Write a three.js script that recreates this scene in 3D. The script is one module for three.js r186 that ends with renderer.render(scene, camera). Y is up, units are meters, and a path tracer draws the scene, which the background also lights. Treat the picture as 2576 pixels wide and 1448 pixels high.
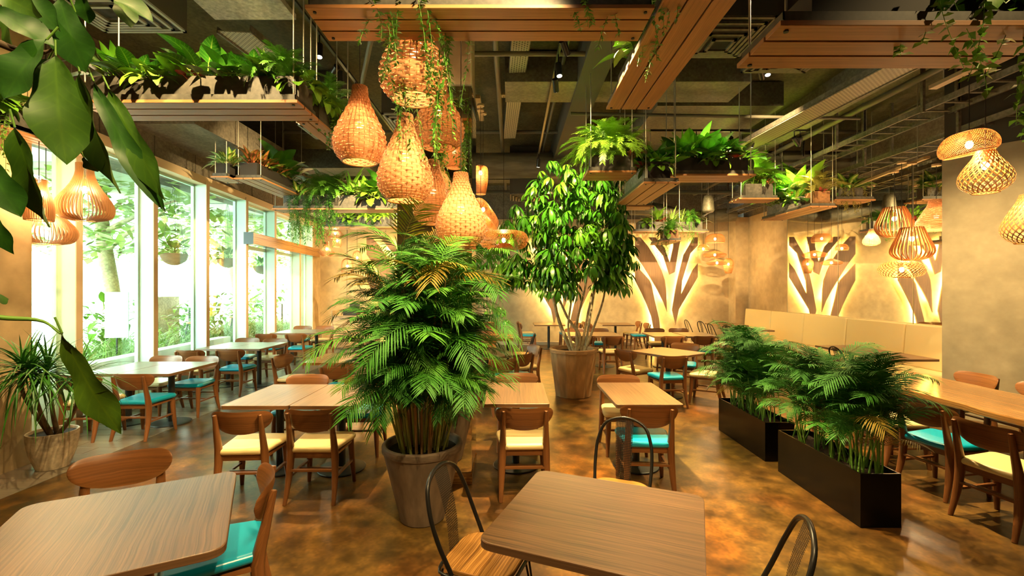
import * as THREE from 'three';
import { RoundedBoxGeometry } from 'three/addons/geometries/RoundedBoxGeometry.js';
import { mergeGeometries } from 'three/addons/utils/BufferGeometryUtils.js';
import { RectAreaLightUniformsLib } from 'three/addons/lights/RectAreaLightUniformsLib.js';

// ---------- camera, sky, exposure ----------
const scene = new THREE.Scene();
const camera = new THREE.PerspectiveCamera(64.61, 2576 / 1448, 0.05, 200);
camera.position.set(0, 1.82, 0);
camera.lookAt(0, 1.82, -10);
const renderer = new THREE.WebGLRenderer();
renderer.toneMapping = THREE.LinearToneMapping;
renderer.toneMappingExposure = 1.65;
renderer.shadowMap.enabled = true;
RectAreaLightUniformsLib.init();
const SKY = 15, LAMP = 0.5, SPOT = 1.5;                 // overall levels: overcast daylight, pendants, track spots
scene.background = new THREE.Color().setRGB(0.80 * SKY, 1.0 * SKY, 0.90 * SKY);
const WARM = new THREE.Color().setRGB(1, 0.64, 0.29), SPOTC = new THREE.Color().setRGB(1, 0.70, 0.31), LED = new THREE.Color().setRGB(1, 0.72, 0.22);

// ---------- helpers ----------
let seed = 7;
const rnd = () => { seed = (seed * 1664525 + 1013904223) >>> 0; return seed / 4294967296; };
const rr = (a, b) => a + (b - a) * rnd();
const reseed = (n) => { seed = n; };
const V = (x, y, z) => new THREE.Vector3(x, y, z);
const R = (d) => d * Math.PI / 180;
const taken = {};
const numbered = (n) => { const k = taken[n] = (taken[n] ?? -1) + 1; return k ? n + '_' + String(k).padStart(3, '0') : n; };
const merge = (list) => {
  for (const g of list) {
    if (!g.index) g.setIndex([...Array(g.attributes.position.count).keys()]);
    for (const k of Object.keys(g.attributes)) if (!['position', 'normal', 'uv'].includes(k)) g.deleteAttribute(k);
  }
  return list.length === 1 ? list[0] : mergeGeometries(list);
};
const mesh = (name, g, m, parent) => { const o = new THREE.Mesh(Array.isArray(g) ? merge(g) : g, m); o.name = name; if (parent) parent.add(o); return o; };
function thing(name, label, category, p = [0, 0, 0], turn = 0, group) {
  const o = new THREE.Group(); o.name = numbered(name); scene.add(o); o.position.set(...p); o.rotation.y = turn;
  o.userData = { label, category }; if (group) o.userData.group = group; return o;
}
function tag(o, label, category, group) { o.name = numbered(o.name); o.userData = { label, category }; if (group) o.userData.group = group; scene.add(o); return o; }
function struct(name, p = [0, 0, 0], turn = 0) { const o = new THREE.Group(); o.name = numbered(name); scene.add(o); o.position.set(...p); o.rotation.y = turn; o.userData = { kind: 'structure' }; return o; }
function smesh(name, g, m) { const o = mesh(numbered(name), g, m, scene); o.userData = { kind: 'structure' }; return o; }
function copy(src, p, turn, label) { const c = src.clone(); c.name = numbered(src.name.replace(/_\d{3}$/, '')); scene.add(c); c.position.set(...p); c.rotation.y = turn; c.userData = { ...src.userData, label }; return c; }

// geometry makers; uv in metres, grain (u) along the longest side
function boxUV(g, k = 1) {
  g.computeBoundingBox(); const s = g.boundingBox.getSize(V(0, 0, 0)).toArray(), order = [0, 1, 2].sort((a, b) => s[b] - s[a]);
  const p = g.attributes.position, n = g.attributes.normal, uv = new Float32Array(p.count * 2);
  for (let i = 0; i < p.count; i++) {
    const q = [p.getX(i), p.getY(i), p.getZ(i)], m = [Math.abs(n.getX(i)), Math.abs(n.getY(i)), Math.abs(n.getZ(i))], d = m.indexOf(Math.max(...m));
    const ax = order.filter((a) => a !== d); uv[2 * i] = q[ax[0]] * k; uv[2 * i + 1] = q[ax[1]] * k;
  }
  g.setAttribute('uv', new THREE.BufferAttribute(uv, 2)); return g;
}
const box = (w, h, d, x = 0, y = 0, z = 0) => boxUV(new THREE.BoxGeometry(w, h, d)).translate(x, y, z);
const bx = (x0, x1, y0, y1, z0, z1) => boxUV(new THREE.BoxGeometry(x1 - x0, y1 - y0, z1 - z0).translate((x0 + x1) / 2, (y0 + y1) / 2, (z0 + z1) / 2));
const rbox = (w, h, d, r, x = 0, y = 0, z = 0, s = 2) => boxUV(new RoundedBoxGeometry(w, h, d, s, r)).translate(x, y, z);
const cyl = (r0, r1, h, x = 0, y = 0, z = 0, s = 16, open = false) => new THREE.CylinderGeometry(r0, r1, h, s, 1, open).translate(x, y, z);
function between(g, a, b) { const d = b.clone().sub(a); g.applyQuaternion(new THREE.Quaternion().setFromUnitVectors(V(0, 1, 0), d.clone().normalize())); return g.translate(...a.clone().add(b).multiplyScalar(0.5).toArray()); }
const rod = (a, b, r, s = 8) => between(new THREE.CylinderGeometry(r, r, a.distanceTo(b), s), a, b);
const bar = (a, b, w, d) => { const g = boxUV(new THREE.BoxGeometry(w, a.distanceTo(b), d)); return between(g, a, b); };
const tube = (pts, r, n = 16, s = 6, closed = false) => new THREE.TubeGeometry(new THREE.CatmullRomCurve3(pts, closed), n, r, s, closed);
// a limb whose radius (and flatness) changes along it
function limb(pts, rad, n = 10, s = 8, flat = 1) {
  const c = new THREE.CatmullRomCurve3(pts), f = c.computeFrenetFrames(n), P = [], N = [], U = [], I = []; let L = 0, last = null;
  for (let i = 0; i <= n; i++) {
    const t = i / n, p = c.getPoint(t), k = t * (rad.length - 1), a = Math.min(rad.length - 2, Math.floor(k)), r = rad[a] + (rad[a + 1] - rad[a]) * (k - a);
    if (last) L += p.distanceTo(last); last = p;
    for (let j = 0; j <= s; j++) {
      const th = j / s * 2 * Math.PI, d = f.normals[i].clone().multiplyScalar(Math.cos(th)).addScaledVector(f.binormals[i], Math.sin(th) * flat);
      P.push(p.x + d.x * r, p.y + d.y * r, p.z + d.z * r); d.normalize(); N.push(d.x, d.y, d.z); U.push(L, j / s * r * 6);
      if (i < n && j < s) { const q = i * (s + 1) + j; I.push(q, q + 1, q + s + 1, q + 1, q + s + 2, q + s + 1); }
    }
  }
  for (const [i, dir] of [[0, -1], [n, 1]]) {                         // end caps
    const p = c.getPoint(i / n), at = P.length / 3, tn = f.tangents[i].clone().multiplyScalar(dir); P.push(p.x, p.y, p.z); N.push(tn.x, tn.y, tn.z); U.push(0, 0);
    for (let j = 0; j < s; j++) { const q = i * (s + 1) + j; I.push(at, dir > 0 ? q : q + 1, dir > 0 ? q + 1 : q); }
  }
  return geo(P, I, U, N);
}
function geo(P, I, U, N) {
  const g = new THREE.BufferGeometry(); g.setAttribute('position', new THREE.Float32BufferAttribute(P, 3)); g.setAttribute('uv', new THREE.Float32BufferAttribute(U ?? new Float32Array(P.length / 3 * 2), 2)); g.setIndex(I);
  if (N) g.setAttribute('normal', new THREE.Float32BufferAttribute(N, 3)); else g.computeVertexNormals(); return g;
}
const lathe = (pts, s = 32) => new THREE.LatheGeometry(pts.map(([r, y]) => new THREE.Vector2(r, y)), s);
function roundRect(w, d, r, chamfer) { const s = new THREE.Shape(), x = w / 2, y = d / 2; s.moveTo(-x + r, -y); s.lineTo(x - r, -y); s.quadraticCurveTo(x, -y, x, -y + r); s.lineTo(x, y - r); s.quadraticCurveTo(x, y, x - r, y); s.lineTo(-x + r, y); s.quadraticCurveTo(-x, y, -x, y - r); s.lineTo(-x, -y + r); s.quadraticCurveTo(-x, -y, -x + r, -y); return s; }
function slab(w, d, th, r, bev = 0.004) {   // lying plate, top at y = 0
  const g = new THREE.ExtrudeGeometry(roundRect(w - 2 * bev, d - 2 * bev, r), { depth: th - 2 * bev, bevelThickness: bev, bevelSize: bev, bevelSegments: 2, curveSegments: 6 });
  return boxUV(g.rotateX(-Math.PI / 2).translate(0, -th + bev, 0));
}

// ---------- textures ----------
function noiseMaker(period, sd) {
  reseed(sd); const n = period, t = new Float32Array(n * n); for (let i = 0; i < n * n; i++) t[i] = rnd();
  return (x, y) => { const xi = Math.floor(x), yi = Math.floor(y), fx = x - xi, fy = y - yi, a = ((xi % n) + n) % n, b = (a + 1) % n, c = (((yi % n) + n) % n) * n, d = ((((yi + 1) % n) + n) % n) * n, u = fx * fx * (3 - 2 * fx), v = fy * fy * (3 - 2 * fy); return (t[c + a] * (1 - u) + t[c + b] * u) * (1 - v) + (t[d + a] * (1 - u) + t[d + b] * u) * v; };
}
function noise2(nx, ny, sd) { reseed(sd); const t = new Float32Array(nx * ny); for (let i = 0; i < nx * ny; i++) t[i] = rnd(); const md = (a, n) => ((a % n) + n) % n; return (u, v) => { const x = u * nx, y = v * ny, xi = Math.floor(x), yi = Math.floor(y), fx = x - xi, fy = y - yi, a = md(xi, nx), b = md(xi + 1, nx), c = md(yi, ny) * nx, d = md(yi + 1, ny) * nx, p = fx * fx * (3 - 2 * fx), q = fy * fy * (3 - 2 * fy); return (t[c + a] * (1 - p) + t[c + b] * p) * (1 - q) + (t[d + a] * (1 - p) + t[d + b] * p) * q; }; }
function fbm(sd, base, oct) { const ns = []; for (let o = 0; o < oct; o++) ns.push(noiseMaker(base << o, sd + o * 17)); return (u, v) => { let s = 0, a = 0.5, w = 0; for (let o = 0; o < oct; o++) { s += a * ns[o](u * (base << o), v * (base << o)); w += a; a *= 0.55; } return s / w; }; }
function tex(w, h, fn, srgb = true, rep = 1, repy = rep) {
  const d = new Uint8Array(w * h * 4);
  for (let y = 0; y < h; y++) for (let x = 0; x < w; x++) { const c = fn((x + 0.5) / w, (y + 0.5) / h), i = 4 * (y * w + x); for (let k = 0; k < 3; k++) d[i + k] = Math.max(0, Math.min(255, (Array.isArray(c) ? c[k] : c) * 255)); d[i + 3] = 255; }
  const t = new THREE.DataTexture(d, w, h); t.wrapS = t.wrapT = THREE.RepeatWrapping; t.magFilter = t.minFilter = THREE.LinearFilter; if (srgb) t.colorSpace = THREE.SRGBColorSpace; t.repeat.set(rep, repy); t.needsUpdate = true; return t;
}
const mix = (a, b, t) => a.map((v, i) => v + (b[i] - v) * t), sm = (a, b, x) => { const t = Math.max(0, Math.min(1, (x - a) / (b - a))); return t * t * (3 - 2 * t); };
const nA = fbm(11, 4, 6), nB = fbm(23, 4, 6), nC = fbm(37, 8, 6), nD = fbm(53, 32, 4), nGrain = noise2(4, 420, 91), nGrain2 = noise2(3, 110, 97), nLine = noise2(3, 260, 93), nSpeck = noiseMaker(512, 95);
// straight wood grain, one metre a side; u runs along the grain
const grain = (u, v) => { const warp = (nA(u, v) - 0.5) * 0.03, f = nGrain(u, v + warp), m = nGrain2(u, v + warp), c = nB(u, v); return 0.60 + 0.24 * f + 0.18 * m + 0.12 * (c - 0.5); };
const woodTex = tex(512, 1024, (u, v) => { const g = 0.81 + 0.6 * (grain(u, v) - 0.81); return [g, g * 0.985, g * 0.96]; });
const woodStrong = tex(512, 1024, (u, v) => { const g = grain(u, v), l = Math.pow(nLine(u, v + (nB(u, v) - 0.5) * 0.02), 2.2); return mix([0.3 + 0.72 * g, 0.28 + 0.71 * g, 0.25 + 0.68 * g], [0.42, 0.36, 0.31], 0.8 * l); });
const woodBump = tex(512, 1024, (u, v) => grain(u, v), false);
// stained concrete: ochre, rust and olive clouds with scuffs, eight metres a side
const floorTex = tex(2048, 2048, (u, v) => {
  const a = nA(2 * u, 2 * v), b = nB(2 * u + 0.37, 2 * v + 0.11), c = nC(2 * u, 2 * v + 0.5), d = nD(2 * u, 2 * v), e = nC(2 * u + 0.2, 4 * v);
  let k = mix([0.56, 0.41, 0.18], [0.64, 0.41, 0.14], sm(0.42, 0.6, a)); k = mix(k, [0.40, 0.35, 0.14], 0.62 * sm(0.40, 0.72, b)); k = mix(k, [0.60, 0.34, 0.15], 0.5 * sm(0.42, 0.74, c)); k = mix(k, [0.70, 0.53, 0.27], 0.42 * sm(0.42, 0.8, e));
  const g = 0.28 + 0.68 * d; const sp = nSpeck(u * 512, v * 512), s = (sp > 0.97 ? 1.25 : 1) * (0.88 + 0.24 * sp); return k.map((x) => x * g * s);
});
// trowelled plaster, four metres a side
const plasterTex = tex(1024, 1024, (u, v) => { const a = nA(u, v), c = nC(u + 0.3, v), d = nD(u, v); let k = mix([0.80, 0.75, 0.66], [0.74, 0.695, 0.61], sm(0.35, 0.7, a)); k = mix(k, [0.86, 0.81, 0.72], 0.45 * sm(0.45, 0.75, c)); return k.map((x) => x * (0.92 + 0.16 * d)); });
const plasterBump = tex(1024, 1024, (u, v) => 0.5 * nC(u, v) + 0.5 * nD(u, v), false);
const grimeTex = tex(512, 512, (u, v) => { const a = nA(u, v), d = nD(u, v); return 0.72 + 0.34 * (a - 0.5) + 0.34 * (d - 0.5) + 0.1; });
const soilTex = tex(256, 256, (u, v) => { const d = nD(u, v), c = nC(u, v); const g = 0.05 + 0.22 * Math.pow(d, 2) + 0.1 * c; return [g * 1.25, g * 0.95, g * 0.7]; }, true, 6);
const soilBump = tex(256, 256, (u, v) => nD(u, v), false, 6);
// leaf blades: u across, v from stalk to tip; pale midrib and side veins
const leafTexOf = (vein, edge, centre) => tex(64, 128, (u, v) => {
  const x = Math.abs(u - 0.5) * 2, rib = Math.exp(-Math.pow(x / 0.07, 2)), side = Math.pow(Math.max(0, Math.cos((v * 9 - x * 1.6) * 2 * Math.PI)), 10) * 0.55;
  const n = 0.86 + 0.24 * (nC(u * 0.5, v * 0.5) - 0.5); let k = mix(edge, centre, sm(0.75, 0.15, x)); k = mix(k, vein, Math.min(1, Math.max(rib, side))); return k.map((c) => c * n);
});
const leafTex = leafTexOf([1, 1, 0.8], [0.80, 0.86, 0.78], [0.88, 0.92, 0.82]);
const calatheaTex = leafTexOf([0.95, 1, 0.62], [0.22, 0.52, 0.12], [0.30, 0.64, 0.16]);
const cremeTex = leafTexOf([0.98, 0.96, 0.72], [0.36, 0.62, 0.18], [0.92, 0.94, 0.60]);
const pinkTex = leafTexOf([0.98, 0.66, 0.52], [0.46, 0.52, 0.20], [0.84, 0.60, 0.42]);
const perfTex = tex(128, 128, (u, v) => { const x = (u * 4 + (Math.floor(v * 6) % 2) * 0.5) % 1 - 0.5, y = (v * 6) % 1 - 0.5; return Math.hypot(x * 1.0, y * 1.6) < 0.3 ? 0.12 : 0.9; }, true, 5);
floorTex.repeat.set(1 / 9, 1 / 9);
for (const t of [plasterTex, plasterBump]) t.repeat.set(1 / 4, 1 / 4);

// ---------- materials ----------
const C = (r, g, b) => new THREE.Color().setRGB(r, g, b);
const std = (c, rough = 0.6, o = {}) => new THREE.MeshStandardMaterial({ color: C(...c), roughness: rough, ...o });
const leafM = (c, map = leafTex, rough = 0.42) => std(c, rough, { map, side: THREE.DoubleSide });
const M = {
  floor: std([1, 1, 1], 0.3, { map: floorTex }),
  plaster: std([0.80, 0.69, 0.50], 0.9, { map: plasterTex, bumpMap: plasterBump, bumpScale: 0.004 }),
  plasterGrey: std([0.62, 0.60, 0.52], 0.9, { map: plasterTex, bumpMap: plasterBump, bumpScale: 0.004 }),
  upper: std([0.24, 0.21, 0.16], 0.85, { map: grimeTex }), ceiling: std([0.13, 0.12, 0.06], 0.9, { map: grimeTex }),
  duct: std([0.20, 0.18, 0.12], 0.55, { map: grimeTex, metalness: 0.2 }), ductDark: std([0.05, 0.047, 0.038], 0.7), galv: std([0.34, 0.31, 0.25], 0.45, { metalness: 0.5, map: grimeTex }), pipe: std([0.10, 0.092, 0.07], 0.6), board: std([0.72, 0.70, 0.62], 0.9, { map: grimeTex }),
  perf: std([0.42, 0.37, 0.26], 0.6, { map: perfTex }), grille: std([0.10, 0.085, 0.06], 0.6), lightGrille: std([0.30, 0.32, 0.28], 0.6),
  frameWhite: std([0.52, 0.73, 0.62], 0.55), beige: std([0.66, 0.52, 0.34], 0.6), sill: std([0.85, 0.87, 0.83], 0.6),
  tile: std([0.33, 0.285, 0.22], 0.28, { map: woodTex }), grout: std([0.16, 0.15, 0.12], 0.9),
  glass: new THREE.MeshPhysicalMaterial({ color: C(0.95, 1, 0.97), roughness: 0.0, transmission: 1, thickness: 0, ior: 1.45 }),
  mirror: std([0.90, 0.90, 0.84], 0.02, { metalness: 1 }), mirrorEdge: std([0.35, 0.34, 0.28], 0.3, { metalness: 0.8 }),
  sign: std([0.33, 0.19, 0.10], 0.6, { map: woodTex }), led: std([0.9, 0.8, 0.6], 0.6, { emissive: LED.clone(), emissiveIntensity: 1.2 }),
  chairWood: std([0.33, 0.13, 0.04], 0.36, { map: woodTex, bumpMap: woodBump, bumpScale: 0.0006 }),
  tableWood: new THREE.MeshPhysicalMaterial({ color: C(0.28, 0.155, 0.07), roughness: 0.4, map: woodStrong, bumpMap: woodBump, bumpScale: 0.0005, clearcoat: 0.8, clearcoatRoughness: 0.42 }), tableEdge: std([0.20, 0.105, 0.05], 0.5, { map: woodTex }),
  frontTable: new THREE.MeshPhysicalMaterial({ color: C(0.19, 0.10, 0.042), roughness: 0.42, map: woodStrong, bumpMap: woodBump, bumpScale: 0.0005, clearcoat: 0.7, clearcoatRoughness: 0.45 }),
  honeyWood: std([0.62, 0.33, 0.10], 0.18, { map: woodStrong }), shelfWood: std([0.60, 0.285, 0.105], 0.5, { map: woodTex }), cabinet: std([0.62, 0.46, 0.28], 0.6, { map: woodTex }),
  teal: std([0.0, 0.32, 0.50], 0.32), cream: std([0.76, 0.60, 0.28], 0.38), bench: std([0.80, 0.66, 0.34], 0.5), benchBase: std([0.45, 0.30, 0.14], 0.6, { map: woodTex }),
  darkMetal: std([0.035, 0.042, 0.042], 0.35, { metalness: 0.4 }), blackMetal: std([0.012, 0.011, 0.010], 0.35, { metalness: 0.3 }), tray: std([0.11, 0.105, 0.085], 0.5, { map: grimeTex }), steel: std([0.46, 0.42, 0.34], 0.35, { metalness: 0.6 }),
  boxGrey: std([0.11, 0.10, 0.08], 0.6, { map: grimeTex }), boxBlack: std([0.016, 0.013, 0.010], 0.65), boxPale: std([0.40, 0.36, 0.29], 0.7, { map: grimeTex }), gloss: new THREE.MeshPhysicalMaterial({ color: C(0.005, 0.004, 0.003), roughness: 0.2, specularIntensity: 0.45 }), boxRust: std([0.30, 0.14, 0.05], 0.6, { map: grimeTex }),
  potGrey: std([0.24, 0.17, 0.11], 0.75, { map: grimeTex, bumpMap: plasterBump, bumpScale: 0.003 }), potTan: std([0.62, 0.36, 0.15], 0.6, { map: grimeTex }), potCream: std([0.72, 0.60, 0.42], 0.6, { map: grimeTex }), terracotta: std([0.46, 0.17, 0.06], 0.7, { map: grimeTex }),
  soil: std([1, 1, 1], 0.95, { map: soilTex, bumpMap: soilBump, bumpScale: 0.02 }),
  cane: std([0.34, 0.36, 0.08], 0.5), caneGreen: std([0.15, 0.34, 0.04], 0.5), caneBrown: std([0.36, 0.20, 0.07], 0.7), bark: std([0.70, 0.60, 0.36], 0.8, { map: grimeTex }), barkBrown: std([0.20, 0.13, 0.06], 0.8, { map: grimeTex }),
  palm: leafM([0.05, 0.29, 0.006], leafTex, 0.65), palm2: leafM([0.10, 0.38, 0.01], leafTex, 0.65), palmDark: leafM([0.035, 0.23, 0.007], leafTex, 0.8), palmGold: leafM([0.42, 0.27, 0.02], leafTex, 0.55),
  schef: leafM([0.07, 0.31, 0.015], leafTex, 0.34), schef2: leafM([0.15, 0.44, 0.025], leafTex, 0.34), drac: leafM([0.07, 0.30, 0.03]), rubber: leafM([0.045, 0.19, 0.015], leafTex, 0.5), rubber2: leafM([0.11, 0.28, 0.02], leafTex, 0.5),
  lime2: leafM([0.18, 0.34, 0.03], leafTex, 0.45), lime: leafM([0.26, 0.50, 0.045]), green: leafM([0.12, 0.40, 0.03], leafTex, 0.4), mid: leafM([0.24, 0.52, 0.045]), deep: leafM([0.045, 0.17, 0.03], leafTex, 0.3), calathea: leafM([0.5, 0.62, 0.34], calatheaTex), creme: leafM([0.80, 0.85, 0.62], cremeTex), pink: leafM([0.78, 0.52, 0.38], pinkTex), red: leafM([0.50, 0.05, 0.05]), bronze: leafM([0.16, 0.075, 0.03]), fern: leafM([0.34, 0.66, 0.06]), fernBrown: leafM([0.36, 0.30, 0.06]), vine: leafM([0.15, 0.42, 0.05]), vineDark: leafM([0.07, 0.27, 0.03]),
  rattan: new THREE.MeshPhysicalMaterial({ color: C(0.72, 0.34, 0.15), roughness: 0.8, transmission: 0.16, thickness: 0, side: THREE.DoubleSide, map: woodTex }),
  rattanPale: new THREE.MeshPhysicalMaterial({ color: C(0.78, 0.56, 0.28), roughness: 0.8, transmission: 0.35, thickness: 0, side: THREE.DoubleSide, map: woodTex }),
  bamboo: std([0.56, 0.23, 0.05], 0.5, { map: woodTex, side: THREE.DoubleSide }), bambooPale: std([0.60, 0.27, 0.065], 0.55, { map: woodTex, side: THREE.DoubleSide }), slatWood: std([0.62, 0.33, 0.13], 0.5, { map: woodTex, side: THREE.DoubleSide }),
  bulb: std([1, 0.9, 0.7], 0.4, { emissive: C(1, 0.72, 0.34), emissiveIntensity: 9 }), spotLens: std([1, 1, 1], 0.4, { emissive: C(1, 0.92, 0.75), emissiveIntensity: 6 }), canopyWood: std([0.66, 0.47, 0.25], 0.5, { map: woodTex }), cord: std([0.02, 0.016, 0.012], 0.7),
};
// ---------- the room ----------
smesh('floor', bx(-6.6, 8.6, -0.12, 0, -15, 5.5), M.floor);
smesh('ceiling', bx(-6.6, 8.6, 5.1, 5.3, -15, 5.5), M.ceiling);
// left: plastered pier near the camera, then a row of tall windows; the wall line turns slightly away with depth
smesh('wall_left', bx(-6.6, -4.98, 0, 5.1, -4.72, 5.5), M.plaster);
const TURN = 0.0853, WO = V(-5.4, 0, -5.63);
const wallL = (name) => struct(name, WO.toArray(), TURN);
const fins = [0, -1.37, -2.76, -4.23, -5.66, -7.28, -8.33], TOPG = 3.72, SILL = 0.06;
{
  const up = wallL('wall_window_side');
  mesh('upper_cladding', bx(-0.42, -0.06, 3.86, 5.1, -9.2, 1.0), M.upper, up);
  for (let i = 0; i < 9; i++) mesh('cladding_joint', bx(-0.062, -0.055, 3.86, 5.1, 0.6 - i * 1.05, 0.612 - i * 1.05), M.ductDark, up);
  mesh('head_rail', bx(-0.3, 0.0, TOPG, 3.86, -8.45, 1.0), M.beige, up);
  mesh('low_rail', bx(-0.27, -0.18, 0, SILL, -4.23, 1.0), M.frameWhite, up);
  mesh('kerb', bx(-0.75, -0.5, -0.05, 0.74, -4.6, 1.6), M.sill, up);
  mesh('end_wall', bx(-0.4, 0.02, 0, 3.86, -9.2, -8.36), M.plaster, up);
}
fins.forEach((z, i) => { const t = wallL('trim_' + (i + 1)); mesh('fin_face', bx(-0.24, 0.0, 0, TOPG, z - 0.09, z), M.frameWhite, t); mesh('fin_edge', bx(0, 0.012, 0, TOPG + 0.06, z - 0.095, z + 0.002), M.beige, t); });
const bays = [1.0, ...fins];
for (let i = 0; i < 7; i++) {
  const z1 = bays[i] - (i ? 0.09 : 0), z0 = bays[i + 1], door = i >= 4, w = wallL((door ? 'door_' : 'window_') + (door ? i - 3 : i + 1)), y0 = door ? 0.02 : SILL;
  const pane = (a, b) => mesh('pane', bx(-0.226, -0.22, a, b, z0 + 0.02, z1 - 0.02), M.glass, w);
  if (door && i < 6) { pane(3.05, TOPG - 0.03); pane(y0 + 0.05, 2.72); mesh('door_rail', bx(-0.25, -0.2, 2.70, 2.78, z0, z1), M.frameWhite, w); mesh('door_rail', bx(-0.25, -0.2, 0.02, 0.10, z0, z1), M.frameWhite, w); mesh('door_stile', bx(-0.25, -0.19, 0.1, 2.7, z1 - 0.06, z1), M.beige, w); }
  else pane(y0, TOPG - 0.03);
  mesh('frame', [bx(-0.25, -0.2, TOPG - 0.04, TOPG, z0, z1), bx(-0.25, -0.2, y0, TOPG, z0, z0 + 0.025), bx(-0.25, -0.2, y0, TOPG, z1 - 0.025, z1)], M.frameWhite, w);
}
{ const t = wallL('trim_8'); mesh('door_header', rbox(0.2, 0.25, 4.3, 0.01, 0.06, 2.9, -6.38), M.honeyWood, t); mesh('end_cap', bx(-0.04, 0.16, 2.77, 3.03, -4.235, -4.225), M.darkMetal, t); }
// back wall with dark band above; pilaster and side return at the right
smesh('wall_back', bx(-6.8, 8.6, 0, 4.02, -15, -14.6), M.plaster);
smesh('wall_back', bx(-6.8, 8.6, 4.02, 5.1, -15, -14.58), M.upper);
smesh('trim_pilaster', bx(6.95, 7.36, 0, 4.02, -14.6, -14.15), M.plaster);
for (const x of [-5.3, -4.05, -3.0]) smesh('trim_joint', bx(x, x + 0.012, 0, 4.02, -14.602, -14.596), M.grout);
smesh('baseboard_back', bx(-5.0, 6.95, 0, 0.1, -14.6, -14.57), M.beige);
// right: wall with mirror panels above the bench
const MK = 0.03, mx = (d) => 7.36 - MK * (14.5 - d), MT = Math.atan(MK);
const wallR = (name) => struct(name, [7.36, 0, -14.5], -MT);
{
  const w = wallR('wall_right'); mesh('wall_face', bx(0.0, 0.3, 0, 4.02, 0, 8.5), M.plaster, w); mesh('upper_band', bx(0.02, 0.3, 4.02, 5.1, 0, 8.5), M.upper, w);
  const m = wallR('wall_mirror');
  for (let i = 0; i < 3; i++) { const z = 2.5 + i * 1.95; mesh('mirror_panel', bx(-0.022, -0.004, 1.18, 4.0, z + 0.004, z + 1.946), M.mirror, m); mesh('mirror_joint', bx(-0.026, -0.002, 1.18, 4.0, z - 0.012, z + 0.003), M.mirrorEdge, m); }
}
// angled pier at the right, closing wall behind, far right and rear walls
{
  const a = V(6.14, 0, -6.5), b = V(8.3, 0, -3.86), d = b.clone().sub(a), L = d.length(), t = struct('wall_pier', [6.14, 0, -6.5], Math.atan2(-d.z, d.x));
  mesh('pier_face', bx(0, L, 0, 3.74, -0.35, 0), M.plasterGrey, t); mesh('pier_top', bx(0.02, L, 3.74, 5.1, -0.33, -0.04), M.ductDark, t);
}
smesh('wall_right', bx(8.2, 8.6, 0, 5.1, -5, 5.5), M.plasterGrey);
smesh('wall_rear', bx(-6.6, 8.6, 0, 5.1, 5.1, 5.5), M.plasterGrey);
smesh('wall_left_outer', bx(-7.4, -6.7, 4.0, 5.3, -15, -4.7), M.upper);
// floor tiles along the windows: long tiles in courses
{
  const t = struct('floor_tiles'), gs = [0.585, 0.3, 0.9].map((w) => rbox(w - 0.006, 0.012, 0.209, 0.002, 0, 0, 0, 1));
  mesh('grout_bed', bx(-5.6, -4.41, -0.01, 0.002, -14.3, -2.6), M.grout, t);
  for (let i = 0; i < 54; i++) { const z = -2.72 - i * 0.215, rows = i % 2 ? [[1, -4.56], [2, -5.16]] : [[0, -4.7025], [0, -5.2875]]; for (const [k, x] of rows) { const o = mesh('tile', gs[k], M.tile, t); o.position.set(x, -0.002, z); } }
}
// mirrored column behind the big palm
{
  const c = struct('wall_column', [-0.725, 0, -4.5]);
  mesh('shaft', bx(-0.30, 0.335, 0, 5.1, -0.25, 0.23), M.plasterGrey, c);
  for (const [y0, y1] of [[0.1, 2.54], [2.545, 3.7]]) { mesh('mirror_panel', bx(-0.345, 0.345, y0, y1, 0.24, 0.258), M.mirror, c); mesh('mirror_panel', bx(0.337, 0.35, y0, y1, -0.25, 0.24), M.mirror, c); }
  mesh('mirror_cap', bx(-0.345, 0.35, 3.7, 3.715, -0.25, 0.262), M.mirrorEdge, c); mesh('skirting', bx(-0.35, 0.355, 0, 0.1, -0.25, 0.27), M.honeyWood, c);
}
// ---------- back-lit tree signs ----------
const SX = (x) => (x - 557) * 0.00276, SY = (y) => 3.43 - (y - 178) * 0.00276;
const polys = [
  [[195, 487], [360, 672], [382, 715], [420, 900], [470, 1110], [490, 1290], [490, 1410], [425, 1410], [415, 1260], [382, 1085], [330, 950], [270, 820], [195, 672]],
  [[195, 178], [255, 178], [340, 275], [430, 420], [500, 560], [538, 670], [552, 780], [562, 1035], [520, 920], [450, 780], [375, 650], [290, 510], [195, 375]],
  [[350, 178], [430, 178], [530, 290], [595, 470], [635, 290], [640, 178], [725, 178], [700, 290], [652, 578], [590, 608], [520, 390]],
  [[868, 178], [917, 178], [917, 272], [832, 362], [780, 530], [735, 680], [725, 838], [860, 550], [917, 475], [917, 635], [700, 1005], [662, 1180], [622, 1015], [660, 780], [690, 640], [755, 380], [820, 270]]];
const rects = [[215, 590, 350, 780, 100], [370, 790, 450, 1390, 85], [230, 270, 420, 590, 110], [430, 600, 540, 900, 90], [430, 230, 590, 540, 80], [670, 220, 625, 560, 75], [890, 230, 780, 440, 80], [770, 450, 665, 1070, 85], [890, 580, 720, 930, 75]];
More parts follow.
